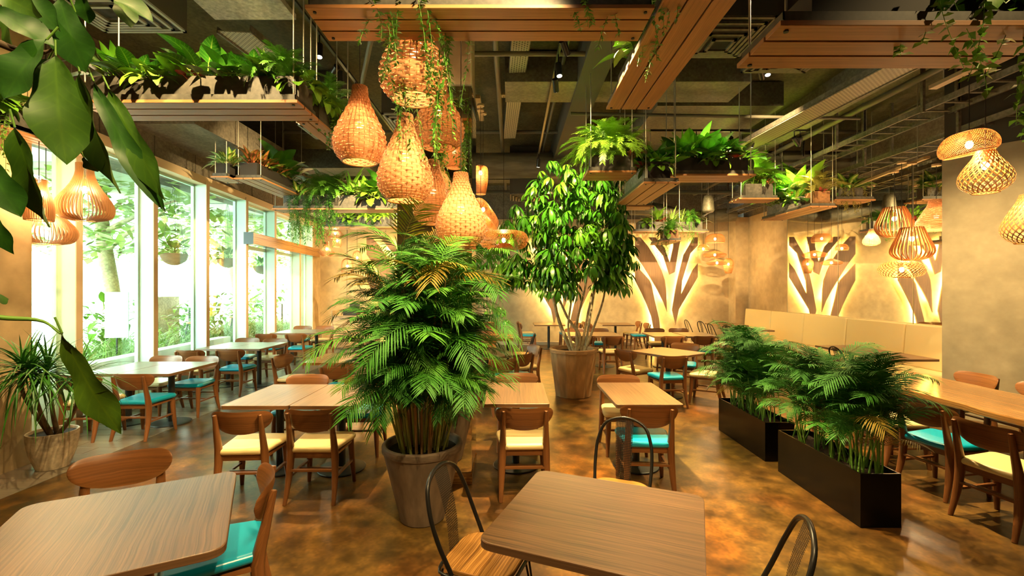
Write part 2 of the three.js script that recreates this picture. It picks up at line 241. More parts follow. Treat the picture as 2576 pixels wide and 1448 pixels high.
function treeSign(cx, flip, label) {
  const t = thing('tree_sign', label, 'wall sign', [cx, 0, -14.6]); const s = flip ? -1 : 1;
  polys.forEach((p, i) => {
    const sh = new THREE.Shape((flip ? [...p].reverse() : p).map(([x, y]) => new THREE.Vector2(s * SX(x), SY(y))));
    const b = mesh('branch_panel', boxUV(new THREE.ExtrudeGeometry(sh, { depth: 0.03, bevelThickness: 0.003, bevelSize: 0.003, bevelSegments: 1 })).translate(0, 0, 0.11), M.sign, t);
    mesh('led_backlight', new THREE.ShapeGeometry(sh).rotateY(0).translate(0, 0, 0.100), M.led, b);
  });
  for (const [x0, y0, x1, y1, w] of rects) {
    const a = V(s * SX(x0), SY(y0), 0.096), b = V(s * SX(x1), SY(y1), 0.096), l = new THREE.RectAreaLight(LED, 46 * LAMP, w * 0.00276, a.distanceTo(b));
    l.position.copy(a).add(b).multiplyScalar(0.5); const d = b.clone().sub(a); l.rotation.z = Math.atan2(d.y, d.x) - Math.PI / 2; l.name = 'led_strip'; t.add(l);   // shines along -z, onto the wall
  }
}
treeSign(-3.62, false, 'glowing brown tree-shaped wall panel half hidden behind the tall bamboo palm');
treeSign(1.63, true, 'glowing brown tree-shaped wall panel behind the trunks of the big potted tree');
treeSign(4.91, false, 'glowing brown tree-shaped wall panel in full view beside the corner pendants');
// ---------- bench along the mirrors ----------
{
  const b = thing('banquette_bench', 'long cream upholstered banquette bench under the mirrors', 'bench', [7.36, 0, -14.5], -MT);
  mesh('base', bx(-0.62, -0.06, 0, 0.3, 0.45, 7.85), M.benchBase, b);
  for (let i = 0; i < 5; i++) { const z = 0.45 + i * 1.48; mesh('seat_cushion', rbox(0.66, 0.16, 1.46, 0.03, -0.35, 0.38, z + 0.74), M.bench, b); const k = mesh('back_cushion', rbox(0.1, 0.74, 1.46, 0.03, 0, 0, 0), M.bench, b); k.position.set(-0.125, 0.82, z + 0.74); k.rotation.z = -0.08; }
}
// ---------- furniture ----------
function makeChair(seatMat) {
  const t = new THREE.Group(); t.name = 'dining_chair';
  const s = new THREE.Shape(); s.moveTo(-0.2, 0.2); s.quadraticCurveTo(0, 0.225, 0.2, 0.2); s.quadraticCurveTo(0.225, 0.19, 0.225, 0.15); s.lineTo(0.185, -0.17); s.quadraticCurveTo(0.18, -0.2, 0.15, -0.205); s.lineTo(-0.15, -0.205); s.quadraticCurveTo(-0.18, -0.2, -0.185, -0.17); s.lineTo(-0.225, 0.15); s.quadraticCurveTo(-0.225, 0.19, -0.2, 0.2);
  const g = new THREE.ExtrudeGeometry(s, { depth: 0.004, bevelThickness: 0.026, bevelSize: 0.03, bevelOffset: -0.012, bevelSegments: 6, curveSegments: 8 }); g.rotateX(-Math.PI / 2).translate(0, 0.444, 0);
  mesh('seat', g, seatMat, t);
  mesh('seat_frame', [box(0.36, 0.05, 0.022, 0, 0.395, -0.175), box(0.33, 0.05, 0.022, 0, 0.395, 0.185), bar(V(-0.185, 0.395, -0.18), V(-0.175, 0.395, 0.2), 0.05, 0.02), bar(V(0.185, 0.395, -0.18), V(0.175, 0.395, 0.2), 0.05, 0.02)].map((x) => boxUV(x)), M.chairWood, t);
  for (const k of [-1, 1]) {
    mesh('leg', limb([V(k * 0.19, 0.425, -0.178), V(k * 0.2, 0.2, -0.192), V(k * 0.212, 0, -0.212)], [0.031, 0.027, 0.017], 4, 8), M.chairWood, t);
    mesh('leg', limb([V(k * 0.205, 0, 0.27), V(k * 0.196, 0.2, 0.215), V(k * 0.188, 0.41, 0.195), V(k * 0.184, 0.6, 0.232), V(k * 0.182, 0.77, 0.268)], [0.017, 0.028, 0.034, 0.025, 0.017], 12, 8), M.chairWood, t);
    mesh('stretcher', bar(V(k * 0.202, 0.215, -0.19), V(k * 0.197, 0.215, 0.21), 0.026, 0.018), M.chairWood, t);
  }
  mesh('stretcher', bar(V(-0.195, 0.27, 0.205), V(0.195, 0.27, 0.205), 0.016, 0.036), M.chairWood, t);
  mesh('stretcher', bar(V(-0.2, 0.215, 0.02), V(0.2, 0.215, 0.02), 0.018, 0.026), M.chairWood, t);
  // bent backrest panel: rounded ends, lower edge fuller than the upper, ends wrapped forward
  const P = [], U = [], I = [], nu = 22, nv = 6, th = 0.009;
  for (const side of [1, -1]) for (let i = 0; i <= nu; i++) for (let j = 0; j <= nv; j++) {
    const u = Math.sin((-1 + 2 * i / nu) * Math.PI / 2), a = Math.abs(u), top = 0.07 * Math.sqrt(Math.max(0, 1 - Math.pow(a, 6))), bot = 0.13 * Math.sqrt(Math.max(0, 1 - Math.pow(a, 2.4))), v = j / nv, y = 0.725 + 0.012 * a * a - bot + (top + bot) * v, x = u * 0.252, edge = Math.min(1, Math.min(v, 1 - v) * 6, (1 - a) * 14);
    const z = 0.252 + (y - 0.7) * 0.24 - 0.075 * u * u + side * th * Math.sqrt(Math.max(0, edge)); P.push(x, y, z); U.push(x, y);
  }
  const half = (nu + 1) * (nv + 1); for (let s2 = 0; s2 < 2; s2++) for (let i = 0; i < nu; i++) for (let j = 0; j < nv; j++) { const q = s2 * half + i * (nv + 1) + j, r = q + nv + 1; s2 ? I.push(q, q + 1, r, q + 1, r + 1, r) : I.push(q, r, q + 1, q + 1, r, r + 1); }
  mesh('backrest', geo(P, I, U), M.chairWood, t);
  return t;
}
const chairT = makeChair(M.teal), chairC = makeChair(M.cream);
function chair(kind, x, z, deg, label) { const o = (kind === 't' ? chairT : chairC).clone(); o.name = numbered('dining_chair'); scene.add(o); o.position.set(x, 0, z); o.rotation.y = R(deg); o.userData = { label, category: 'chair', group: kind === 't' ? 'wooden chairs with turquoise seats' : 'wooden chairs with cream seats' }; }
// black hoop-back metal chair with a perforated strip and a wooden seat
function meshStrip(w0, w1, pts, nx, ny) {   // square cells, each with an octagonal hole
  const c = new THREE.CatmullRomCurve3(pts), P = [], I = [];
  for (let j = 0; j < ny; j++) for (let i = 0; i < nx; i++) {
    const at = (a, b) => { const t = Math.min(1, b / ny), p = c.getPoint(t), w = w0 + (w1 - w0) * t; return [p.x + (a / nx - 0.5) * w, p.y, p.z]; }, b = P.length / 3, off = j % 2 ? 0.0 : 0;
    const o = [[0, 0], [0.5, 0], [1, 0], [1, 0.5], [1, 1], [0.5, 1], [0, 1], [0, 0.5]];
    o.forEach(([a, q]) => P.push(...at(i + a + off, j + q))); o.forEach(([a, q]) => { const dx = a - 0.5, dy = q - 0.5, l = Math.hypot(dx, dy); P.push(...at(i + 0.5 + dx / l * 0.33 + off, j + 0.5 + dy / l * 0.33)); });
    for (let k = 0; k < 8; k++) { const n = (k + 1) % 8; I.push(b + k, b + n, b + 8 + k, b + n, b + 8 + n, b + 8 + k); }
  }
  return geo(P, I);
}
const perfMat = std([0.014, 0.013, 0.012], 0.4, { side: THREE.DoubleSide });
function makeHoop(fine) {
  const t = new THREE.Group(); t.name = 'metal_chair';
  mesh('seat', new THREE.ExtrudeGeometry(roundRect(0.36, 0.36, 0.12), { depth: 0.012, bevelThickness: 0.006, bevelSize: 0.006, bevelSegments: 2 }).rotateX(-Math.PI / 2).translate(0, 0.445, 0), M.honeyWood, t);
  mesh('seat_ring', tube([V(-0.18, 0.435, -0.17), V(0, 0.435, -0.195), V(0.18, 0.435, -0.17), V(0.195, 0.435, 0), V(0.18, 0.435, 0.17), V(0, 0.435, 0.195), V(-0.18, 0.435, 0.17), V(-0.195, 0.435, 0)], 0.009, 40, 6, true), M.blackMetal, t);
  mesh('back_hoop', tube([V(-0.185, 0.435, 0.1), V(-0.195, 0.58, 0.17), V(-0.185, 0.72, 0.225), V(-0.135, 0.83, 0.262), V(0, 0.875, 0.275), V(0.135, 0.83, 0.262), V(0.185, 0.72, 0.225), V(0.195, 0.58, 0.17), V(0.185, 0.435, 0.1)], 0.0115, 44, 8), M.blackMetal, t);
  mesh('perforated_strip', fine ? meshStrip(0.10, 0.13, [V(0, 0.44, 0.185), V(0, 0.6, 0.2), V(0, 0.75, 0.235), V(0, 0.872, 0.275)], 11, 40) : meshStrip(0.1, 0.13, [V(0, 0.44, 0.185), V(0, 0.6, 0.2), V(0, 0.75, 0.235), V(0, 0.872, 0.275)], 5, 16), perfMat, t);
  for (const x of [-1, 1]) for (const z of [-1, 1]) mesh('leg', merge([rod(V(x * 0.15, 0.435, z * 0.17), V(x * 0.2, 0.0, z * 0.215), 0.006), rod(V(x * 0.18, 0.435, z * 0.13), V(x * 0.2, 0.0, z * 0.215), 0.006)]), M.blackMetal, t);
  return t;
}
const hoopA = makeHoop(true), hoopB = makeHoop(false);
function hoop(fine, x, z, deg, label) { const o = (fine ? hoopA : hoopB).clone(); o.name = numbered('metal_chair'); scene.add(o); o.position.set(x, 0, z); o.rotation.y = R(deg); o.userData = { label, category: 'chair', group: 'black hoop-back metal chairs' }; }
// pedestal tables
const tops = {};
function table(w, d, x, z, deg, label, o = {}) {
  const t = thing('pedestal_table', label, 'table', [x, 0, z], R(deg), 'pedestal tables'), k = [w, d, o.r, o.mat?.uuid].join();
  tops[k] ??= [slab(w, d, 0.036, o.r ?? 0.025, 0.004).translate(0, 0.75, 0)];
  const top = mesh('tabletop', tops[k][0], o.mat ?? (o.big ? M.frontTable : M.tableWood), t); if (o.big) mesh('edge_band', rim(w, d, o.r ?? 0.025), M.tableEdge, top);
  mesh('column', cyl(0.038, 0.038, 0.7, 0, 0.365, 0, 20), M.darkMetal, t); mesh('top_plate', box(0.3, 0.012, 0.3, 0, 0.708, 0), M.darkMetal, t);
  mesh('base', lathe([[0, 0.03], [0.05, 0.028], [0.06, 0.022], [0.225, 0.016], [0.235, 0.008], [0.23, 0], [0, 0]], 40), M.darkMetal, t);
  return t;
}
function rim(w, d, r) { const a = new THREE.ExtrudeGeometry(roundRect(w + 0.001, d + 0.001, r), { depth: 0.03, bevelEnabled: false, curveSegments: 6 }).rotateX(-Math.PI / 2).translate(0, 0.7165, 0); return boxUV(a); }
table(0.9, 0.915, -1.795, -2.06, 28.7, 'large square wood table in the left foreground reflecting the daylight', { r: 0.07, big: true });
table(0.9, 0.82, 0.42, -2.14, -22.3, 'large wood-grain table in the centre foreground with rounded corners', { r: 0.07, big: true });
table(0.62, 0.93, -2.345, -4.6, 0, 'left half of the joined table pair behind the two cream chairs');
table(0.62, 0.93, -1.72, -4.6, 0, 'right half of the joined table pair partly behind the bamboo palm');
table(0.62, 0.95, 0.04, -4.68, 0, 'single wood table just right of the mirrored column');
table(0.62, 0.98, 1.27, -4.67, 0, 'single wood table between the potted tree and the black planter boxes');
table(0.85, 0.9, 2.62, -7.65, 35, 'turned wood table beside the far black planter box');
table(0.62, 0.95, 1.53, -10.62, 0, 'table right behind the potted tree, left half of a pair'); table(0.62, 0.95, 2.16, -10.62, 0, 'table right behind the potted tree, right half of a pair');
table(0.72, 0.95, 3.5, -10.55, 0, 'left table of the pair in front of the fully visible tree panel'); table(0.72, 0.95, 4.25, -10.55, 0, 'right table of the pair in front of the fully visible tree panel');
table(0.9, 0.9, 1.1, -13.65, 0, 'table at the back wall left of the glowing tree panel behind the potted tree'); table(0.95, 0.9, 3.1, -13.65, 0, 'table at the back wall between the two glowing tree panels');
table(0.9, 0.9, 6.35, -13.5, 0, 'dark table in the far corner before the end of the bench'); table(0.9, 0.8, 6.2, -11.9, 0, 'table before the bench with black chairs, second from the far corner');
table(0.8, 0.9, -0.42, -7.5, 33, 'turned table behind the mirrored column');
table(0.65, 0.95, -4.6, -6.15, 0, 'window-side table nearest the camera, aisle half of a pair'); table(0.5, 0.95, -5.18, -6.15, 0, 'window-side table nearest the camera, window half of a pair');
table(0.6, 1.0, -4.72, -8.5, 0, 'second window-side table, aisle half of a pair'); table(0.55, 1.0, -5.3, -8.5, 0, 'second window-side table, window half of a pair');
table(0.6, 1.0, -4.85, -11.3, 0, 'farthest window-side table by the glass door, aisle half'); table(0.6, 1.0, -5.46, -11.3, 0, 'farthest window-side table by the glass door, window half');
table(0.62, 0.98, -2.72, -7.0, 0, 'orange-brown table left behind the bamboo palm, left half', { mat: M.honeyWood }); table(0.62, 0.98, -2.09, -7.0, 0, 'orange-brown table left behind the bamboo palm, right half', { mat: M.honeyWood });
table(0.75, 0.85, 6.05, -7.25, 0, 'booth table in front of the bench next to the grey pier'); table(0.75, 0.85, 6.05, -8.12, 0, 'booth table in front of the bench, second from the grey pier');
{ // communal table
  const t = thing('communal_table', 'long glossy communal table with wavy wooden edges at the right', 'table', [4.64, 0, -4.2]);
  const s = new THREE.Shape(), n = 26; for (let i = 0; i <= n; i++) { const z = -2.15 + 4.3 * i / n, x = -0.48 + 0.012 * Math.sin(z * 5) + 0.01 * Math.sin(z * 11 + 1); i ? s.lineTo(x, z) : s.moveTo(x, z); } for (let i = n; i >= 0; i--) { const z = -2.15 + 4.3 * i / n; s.lineTo(0.48 + 0.012 * Math.sin(z * 4 + 2) + 0.01 * Math.sin(z * 9), z); }
  mesh('tabletop', boxUV(new THREE.ExtrudeGeometry(s, { depth: 0.044, bevelThickness: 0.008, bevelSize: 0.008, bevelSegments: 2 }).rotateX(-Math.PI / 2).translate(0, 0.698, 0)), std([0.55, 0.30, 0.11], 0.1, { map: woodStrong }), t);
  for (const z of [-1.7, 1.7]) for (const x of [-0.32, 0.32]) mesh('leg', bx(x - 0.03, x + 0.03, 0, 0.69, z - 0.03, z + 0.03), M.blackMetal, t);
}
{ const t = thing('live_edge_table', 'thick live-edge timber table in front of the terracotta pot', 'table', [-0.45, 0, -10.05]); mesh('tabletop', rbox(0.95, 0.07, 0.8, 0.015, 0, 0.735, 0), M.honeyWood, t); for (const x of [-0.36, 0.36]) for (const z of [-0.3, 0.3]) mesh('leg', bx(x - 0.025, x + 0.025, 0, 0.7, z - 0.025, z + 0.025), M.blackMetal, t); }
// chairs
chair('t', -1.56, -2.4, 118, 'turquoise-seat chair at the left foreground table, seen from its side'); chair('c', -2.3, -2.62, 208, 'chair whose big curved back rises behind the left foreground table');
hoop(true, -0.13, -2.33, -111, 'black metal chair left of the centre foreground table beside the grey pot'); hoop(true, 0.72, -3.06, 158, 'black metal chair behind the centre foreground table'); hoop(true, 0.94, -1.93, 69, 'black metal chair cut by the bottom edge, right of the foreground table');
chair('t', -4.55, -5.66, 0, 'turquoise-seat chair with its back to us at the nearest window table'); chair('c', -5.15, -5.6, 4, 'cream-seat chair behind the dracaena stems at the nearest window table'); chair('t', -4.62, -6.6, 180, 'turquoise-seat chair facing us across the nearest window table'); chair('c', -5.2, -6.65, 180, 'cream-seat chair by the glass on the far side of the nearest window table');
chair('t', -4.75, -7.86, 0, 'turquoise-seat chair with its back to us at the second window table'); chair('c', -5.35, -7.75, 0, 'cream-seat chair by the glass with its back to us at the second window table'); chair('c', -4.78, -9.0, 180, 'cream-seat chair facing us across the second window table'); chair('t', -5.4, -9.1, 180, 'turquoise-seat chair by the glass facing us across the second window table');
chair('t', -4.9, -10.5, 0, 'turquoise-seat chair with its back to us at the farthest window table'); chair('t', -5.55, -10.45, 0, 'turquoise-seat chair by the door with its back to us at the farthest window table'); chair('c', -5.05, -12.1, 180, 'cream-seat chair facing us across the farthest window table'); chair('t', -5.65, -12.1, 180, 'chair by the door facing us across the farthest window table');
chair('c', -2.28, -4.02, 3, 'cream-seat chair at the joined table pair, the left of two side by side'); chair('c', -1.7, -4.08, 0, 'cream-seat chair at the joined table pair, the right of two side by side'); chair('t', -2.4, -5.15, 180, 'turquoise-seat chair across the joined table pair, left one'); chair('t', -1.68, -5.1, 184, 'turquoise-seat chair across the joined table pair, half behind the palm');
chair('c', -3.3, -6.95, -95, 'chair seen edge-on at the left end of the orange-brown table'); chair('t', -2.36, -6.32, 0, 'turquoise-seat chair with its back to us at the orange-brown table');
chair('c', 0.1, -4.14, 2, 'cream-seat chair with its back to us at the single table by the mirrored column'); chair('t', 0.06, -5.24, 180, 'chair across the single table by the mirrored column');
chair('t', 1.22, -4.2, -4, 'turquoise-seat chair with its back to us behind the black hoop chair'); chair('c', 1.24, -5.12, 180, 'cream-seat chair across the single table right of the aisle');
chair('t', 2.42, -7.12, 8, 'turquoise-seat chair with its back to us at the turned table by the far planter'); chair('c', 2.08, -7.72, -62, 'cream-seat chair on the left of the turned table by the far planter'); chair('c', 3.1, -7.28, 59, 'cream-seat chair pulled out on the right of the turned table by the far planter'); chair('t', 3.1, -8.25, 150, 'chair on the far side of the turned table by the far planter');
chair('c', 2.15, -9.9, 0, 'cream-seat chair with its back to us right behind the tan tree pot'); chair('t', 1.55, -9.95, 0, 'chair with its back to us hidden behind the tree trunks'); chair('t', 2.2, -11.35, 180, 'turquoise-seat chair facing us across the table behind the tan tree pot'); chair('c', 1.58, -11.35, 180, 'chair facing us behind the tree trunks');
chair('c', 3.45, -9.95, 0, 'left of two chairs with backs to us before the fully visible tree panel'); chair('t', 4.1, -9.95, 0, 'right of two chairs with backs to us before the fully visible tree panel'); chair('c', 3.62, -11.35, 180, 'left of two chairs facing us before the fully visible tree panel'); chair('c', 4.22, -11.35, 180, 'right of two chairs facing us before the fully visible tree panel');
chair('t', 0.48, -13.35, -90, 'turquoise-seat chair left of the back-wall table beside the tree trunks'); chair('c', 0.42, -13.95, -90, 'cream-seat chair left of the back-wall table, against the wall'); chair('c', 1.75, -13.3, 90, 'cream-seat chair right of the back-wall table behind the tree trunks'); chair('t', 1.68, -13.95, 90, 'turquoise-seat chair right of the back-wall table behind the trunks, against the wall');
chair('t', 3.72, -13.3, 90, 'turquoise-seat chair right of the table between the tree panels'); chair('c', 3.66, -13.95, 90, 'cream-seat chair right of the table between the tree panels, against the wall'); chair('c', 2.5, -13.3, -90, 'nearer chair left of the table between the tree panels'); chair('t', 2.44, -13.95, -90, 'chair left of the table between the tree panels, against the wall');
chair('t', 0.02, -7.25, 52, 'turquoise-seat chair right of the turned table behind the column'); chair('c', 0.2, -8.05, 112, 'chair with a light-catching back at the far right of the turned table behind the column'); chair('c', -0.22, -6.75, 30, 'cream-seat chair half hidden behind the far chair of the single table'); chair('t', -0.95, -7.05, -40, 'turquoise-seat chair left of the turned table, behind the palm');
chair('t', 3.9, -4.12, -78, 'turquoise-seat chair beside the near black planter at the communal table'); chair('c', 3.82, -3.5, -80, 'cream-seat chair nearest the camera at the communal table'); chair('c', 3.95, -4.75, -86, 'cream-seat chair behind the planter palms at the communal table'); chair('t', 3.95, -5.4, -90, 'turquoise-seat chair hidden in the palm fronds at the communal table');
chair('c', 5.36, -5.45, 92, 'chair against the grey pier across the communal table, farther one'); chair('t', 5.42, -4.82, 90, 'chair against the grey pier across the communal table, nearer one');
hoop(false, 5.45, -13.55, -90, 'black metal chair farthest from the planters at the dark corner table'); hoop(false, 5.62, -13.0, -80, 'black metal chair at the near side of the dark corner table'); hoop(false, 5.52, -12.1, -90, 'black metal chair behind the far planter palms, left one'); hoop(false, 5.72, -11.65, -80, 'black metal chair behind the far planter palms, right one'); hoop(false, 5.45, -7.3, -95, 'black metal chair half hidden behind the near palms at the booth table'); hoop(false, 0.2, -9.5, 80, 'black metal chair beside the live-edge timber table');
// service counter and cash register at the far left
{ const t = thing('service_counter', 'pale wood service counter with drawers by the back wall at the left', 'cabinet', [-4.9, 0, -13.3]); mesh('carcass', bx(-0.35, 0.9, 0.06, 0.98, -0.5, 0), M.cabinet, t); mesh('plinth', bx(-0.33, 0.88, 0, 0.06, -0.48, -0.02), M.grout, t); mesh('worktop', rbox(1.29, 0.03, 0.54, 0.005, 0.275, 0.995, -0.25), M.cabinet, t); for (const x of [-0.33, 0.285]) { const d = mesh('drawer', rbox(0.605, 0.2, 0.02, 0.004, x + 0.3, 0.85, 0.011), M.cabinet, t); mesh('handle', rod(V(x + 0.2, 0.93, 0.03), V(x + 0.4, 0.93, 0.03), 0.006), M.darkMetal, d); mesh('door', rbox(0.605, 0.64, 0.02, 0.004, x + 0.3, 0.41, 0.011), M.cabinet, t); } mesh('upstand', bx(-0.37, -0.34, 0.06, 1.16, -0.5, 0.02), M.cabinet, t); }
{ const t = thing('cash_register', 'black cash register with a tilted screen on the service counter', 'cash register', [-4.75, 1.01, -13.5]); mesh('body', rbox(0.4, 0.15, 0.36, 0.012, 0, 0.075, 0), M.boxBlack, t); const s = mesh('screen', rbox(0.3, 0.2, 0.02, 0.006, 0, 0, 0), M.boxBlack, t); s.position.set(0.06, 0.26, -0.06); s.rotation.x = -0.5; mesh('stand', rod(V(0.06, 0.14, -0.04), V(0.06, 0.22, -0.07), 0.02), M.boxBlack, t); }
// ---------- plants ----------
// a leaf blade from the origin along +z: w(t) outline, droop and a V fold; optional stalk
function leafGeo(len, wid, { droop = 0.3, fold = 0.15, n = 6, stalk = 0, shape = 'lance', wave = 0, twist = 0 } = {}) {
  const P = [], U = [], I = [], sec = 2;
  const w = { lance: (t) => Math.pow(Math.sin(Math.PI * Math.pow(t, 0.75)), 0.9), strap: (t) => Math.pow(1 - t, 0.55) * Math.min(1, t * 8 + 0.35), heart: (t) => Math.sqrt(Math.max(0, 1 - Math.pow(t, 1.5))) * Math.min(1, 0.62 + t * 3), obov: (t) => Math.pow(Math.sin(Math.PI * Math.pow(t, 1.25)), 0.8), broad: (t) => Math.pow(Math.sin(Math.PI * Math.pow(t, 0.6)), 0.7), mango: (t) => Math.pow(Math.sin(Math.PI * Math.pow(t, 1.05)), 0.75) * (0.85 + 0.15 * Math.cos(t * 9)) }[shape];
  const at = (t) => V(0, -droop * len * t * t, stalk + len * t * (1 - 0.25 * Math.abs(droop) * t));
  for (let i = 0; i <= n; i++) { const t = i / n, p = at(t), h = wid / 2 * (i === n ? 0.0 : Math.max(0.03, w(t))); for (let j = -1; j <= 1; j++) { const ca = Math.cos(twist * t), sa = Math.sin(twist * t), ly = fold * Math.abs(j) * h + wave * Math.sin(t * 14 + j) * Math.abs(j); P.push(j * h * ca - ly * sa, p.y + j * h * sa + ly * ca, p.z); U.push(0.5 + j * 0.5, t); } }
  for (let i = 0; i < n; i++) for (let j = 0; j < sec; j++) { const q = i * 3 + j, r = q + 3; I.push(q, r, q + 1, q + 1, r, r + 1); }
  if (stalk) { const b = P.length / 3, s = 0.0035 + wid * 0.012; for (const [x, y] of [[-s, 0], [s, 0], [0, s * 1.6]]) { P.push(x, y - 0.03 * stalk, 0, x, y, stalk + len * 0.05); U.push(0.5, 0.2, 0.5, 0.2); } for (let k = 0; k < 3; k++) { const a = b + 2 * k, c = b + 2 * ((k + 1) % 3); I.push(a, c, a + 1, c, c + 1, a + 1); } }
  return geo(P, I, U);
}
// a feathered frond from the origin along +z, first rising by a0 then bending over
function frondGeo({ len = 0.8, pairs = 20, leaf = 0.22, wid = 0.02, a0 = 0.9, bend = 1.5, bare = 0.15, spread = 0.9, hang = 0.35, sd = 1, r = 0.004 }) {
  reseed(sd * 7919); const P = [], U = [], I = [], steps = 14, pts = [V(0, 0, 0)], tan = [];
  for (let i = 0; i < steps; i++) { const t = i / steps, a = a0 - bend * t; const d = V(0.05 * Math.sin(t * 3 + sd), Math.sin(a), Math.cos(a)); tan.push(d); pts.push(pts[i].clone().addScaledVector(d, len / steps)); } tan.push(tan[steps - 1]);
  for (let i = 0; i <= steps; i++) for (let k = 0; k < 3; k++) { const q = r * (1 - 0.8 * i / steps), th = k * 2.094; P.push(pts[i].x + Math.cos(th) * q, pts[i].y + Math.sin(th) * q, pts[i].z); U.push(0.5, 0.05); if (i < steps) { const a = i * 3 + k, b = i * 3 + (k + 1) % 3; I.push(a, b, a + 3, b, b + 3, a + 3); } }
  for (let j = 0; j < pairs; j++) {
    const t = bare + (1 - bare) * (j + 0.5) / pairs, f = t * steps, i = Math.min(steps - 1, Math.floor(f)), p = pts[i].clone().lerp(pts[i + 1], f - i), T = tan[i];
    for (const s of [-1, 1]) {
      const l = leaf * (0.55 + 0.55 * Math.sin(Math.PI * Math.min(1, 0.12 + t * 0.86))) * rr(0.85, 1.12), nrm = V(0, 1, 0).addScaledVector(T, -T.y).normalize();
      const d = V(s * spread, 0, 0).addScaledVector(T, 0.55 + 0.5 * t).addScaledVector(nrm, rr(0.0, 0.25)).normalize(), sd2 = d.clone().cross(nrm).normalize(), b = P.length / 3;
      const ks = [[0, 0.35], [0.35, 1], [0.72, 0.75]]; for (const [k, w] of ks) for (const e of [-1, 1]) { const q = p.clone().addScaledVector(d, l * k).addScaledVector(sd2, e * w * wid / 2); q.y -= hang * l * k * k; P.push(q.x, q.y, q.z); U.push(0.5 + e * 0.3, 0.1 + 0.8 * k); }
      const q = p.clone().addScaledVector(d, l * 0.98); q.y -= hang * l; P.push(q.x, q.y, q.z); U.push(0.5, 1); I.push(b, b + 2, b + 1, b + 1, b + 2, b + 3, b + 2, b + 4, b + 3, b + 3, b + 4, b + 5, b + 4, b + 6, b + 5);
    }
  }
  return geo(P, I, U);
}
// one hanging strand with small leaves
function strandGeo(len, step, ll, lw, sd, sway = 0.06) {
  reseed(sd * 131 + 5); const P = [], U = [], I = [], n = Math.ceil(len / step), pt = (y) => V(sway * Math.sin(y * 4 + sd), -y, sway * Math.cos(y * 3.1 + sd * 2) - sway);
  for (let i = 0; i <= 10; i++) { const p = pt(len * i / 10); for (let k = 0; k < 3; k++) { P.push(p.x + 0.0018 * Math.cos(k * 2.1), p.y, p.z + 0.0018 * Math.sin(k * 2.1)); U.push(0.5, 0.1); if (i < 10) { const a = i * 3 + k, b = i * 3 + (k + 1) % 3; I.push(a, a + 3, b, b, a + 3, b + 3); } } }
  for (let i = 0; i < n; i++) for (let s = 0; s < 2; s++) {
    const p = pt(i * step), yaw = rr(0, 6.28), l = ll * rr(0.7, 1.2), pit = rr(-1.0, 0.2), d = V(Math.cos(yaw) * Math.cos(pit), Math.sin(pit), Math.sin(yaw) * Math.cos(pit)), sd2 = d.clone().cross(V(0.3, 1, 0.2)).normalize(), b = P.length / 3;
    const a = p, m = p.clone().addScaledVector(d, l * 0.45), e = p.clone().addScaledVector(d, l); P.push(a.x, a.y, a.z); U.push(0.5, 0); for (const k of [-1, 1]) { const q = m.clone().addScaledVector(sd2, k * lw * 0.5); P.push(q.x, q.y + 0.15 * lw, q.z); U.push(0.5 + 0.45 * k, 0.45); } P.push(e.x, e.y - 0.1 * l, e.z); U.push(0.5, 1); I.push(b, b + 1, b + 2, b + 1, b + 3, b + 2);
  }
  return geo(P, I, U);
}
function put(name, g, m, parent, x, y, z, yaw, pitch, roll = 0, s = 1) { const o = mesh(name, g, m, parent); o.rotation.order = 'YXZ'; o.rotation.set(-pitch, yaw, roll); o.position.set(x, y, z); o.scale.setScalar(s); return o; }
const G = {
  lance: [0.25, 0.45, 0.7].map((d) => leafGeo(0.24, 0.085, { droop: d, stalk: 0.1 })), broad: [0.3, 0.6].map((d) => leafGeo(0.24, 0.14, { droop: d, stalk: 0.16, shape: 'broad', n: 7 })), strap: [0.35, 0.7].map((d) => leafGeo(0.36, 0.042, { droop: d, shape: 'strap', fold: 0.35 })), heart: [0.35, 0.75].map((d) => leafGeo(0.095, 0.08, { droop: d, stalk: 0.06, shape: 'heart' })),
  fern: [1, 2, 3].map((k) => frondGeo({ len: 0.42, pairs: 30, leaf: 0.055, wid: 0.0075, a0: 0.9, bend: 1.5 + k * 0.35, bare: 0.08, spread: 1, hang: 0.2, sd: k, r: 0.002 })), lacy: [4, 5].map((k) => frondGeo({ len: 0.36, pairs: 12, leaf: 0.13, wid: 0.035, a0: 0.8, bend: 1.3, bare: 0.35, spread: 1, hang: 0.15, sd: k, r: 0.003 })),
  willow: [11, 12, 13].map((k) => strandGeo(0.95, 0.018, 0.075, 0.015, k, 0.05)), vine: [1, 2, 3].map((k) => strandGeo(0.5, 0.022, 0.042, 0.013, k)), bead: [4, 5, 6].map((k) => strandGeo(0.4, 0.03, 0.034, 0.024, k, 0.04)), near: [14, 15, 16].map((k) => strandGeo(0.5, 0.032, 0.05, 0.032, k, 0.07)), long: [7, 8, 9].map((k) => strandGeo(0.95, 0.03, 0.05, 0.02, k, 0.05)),
};
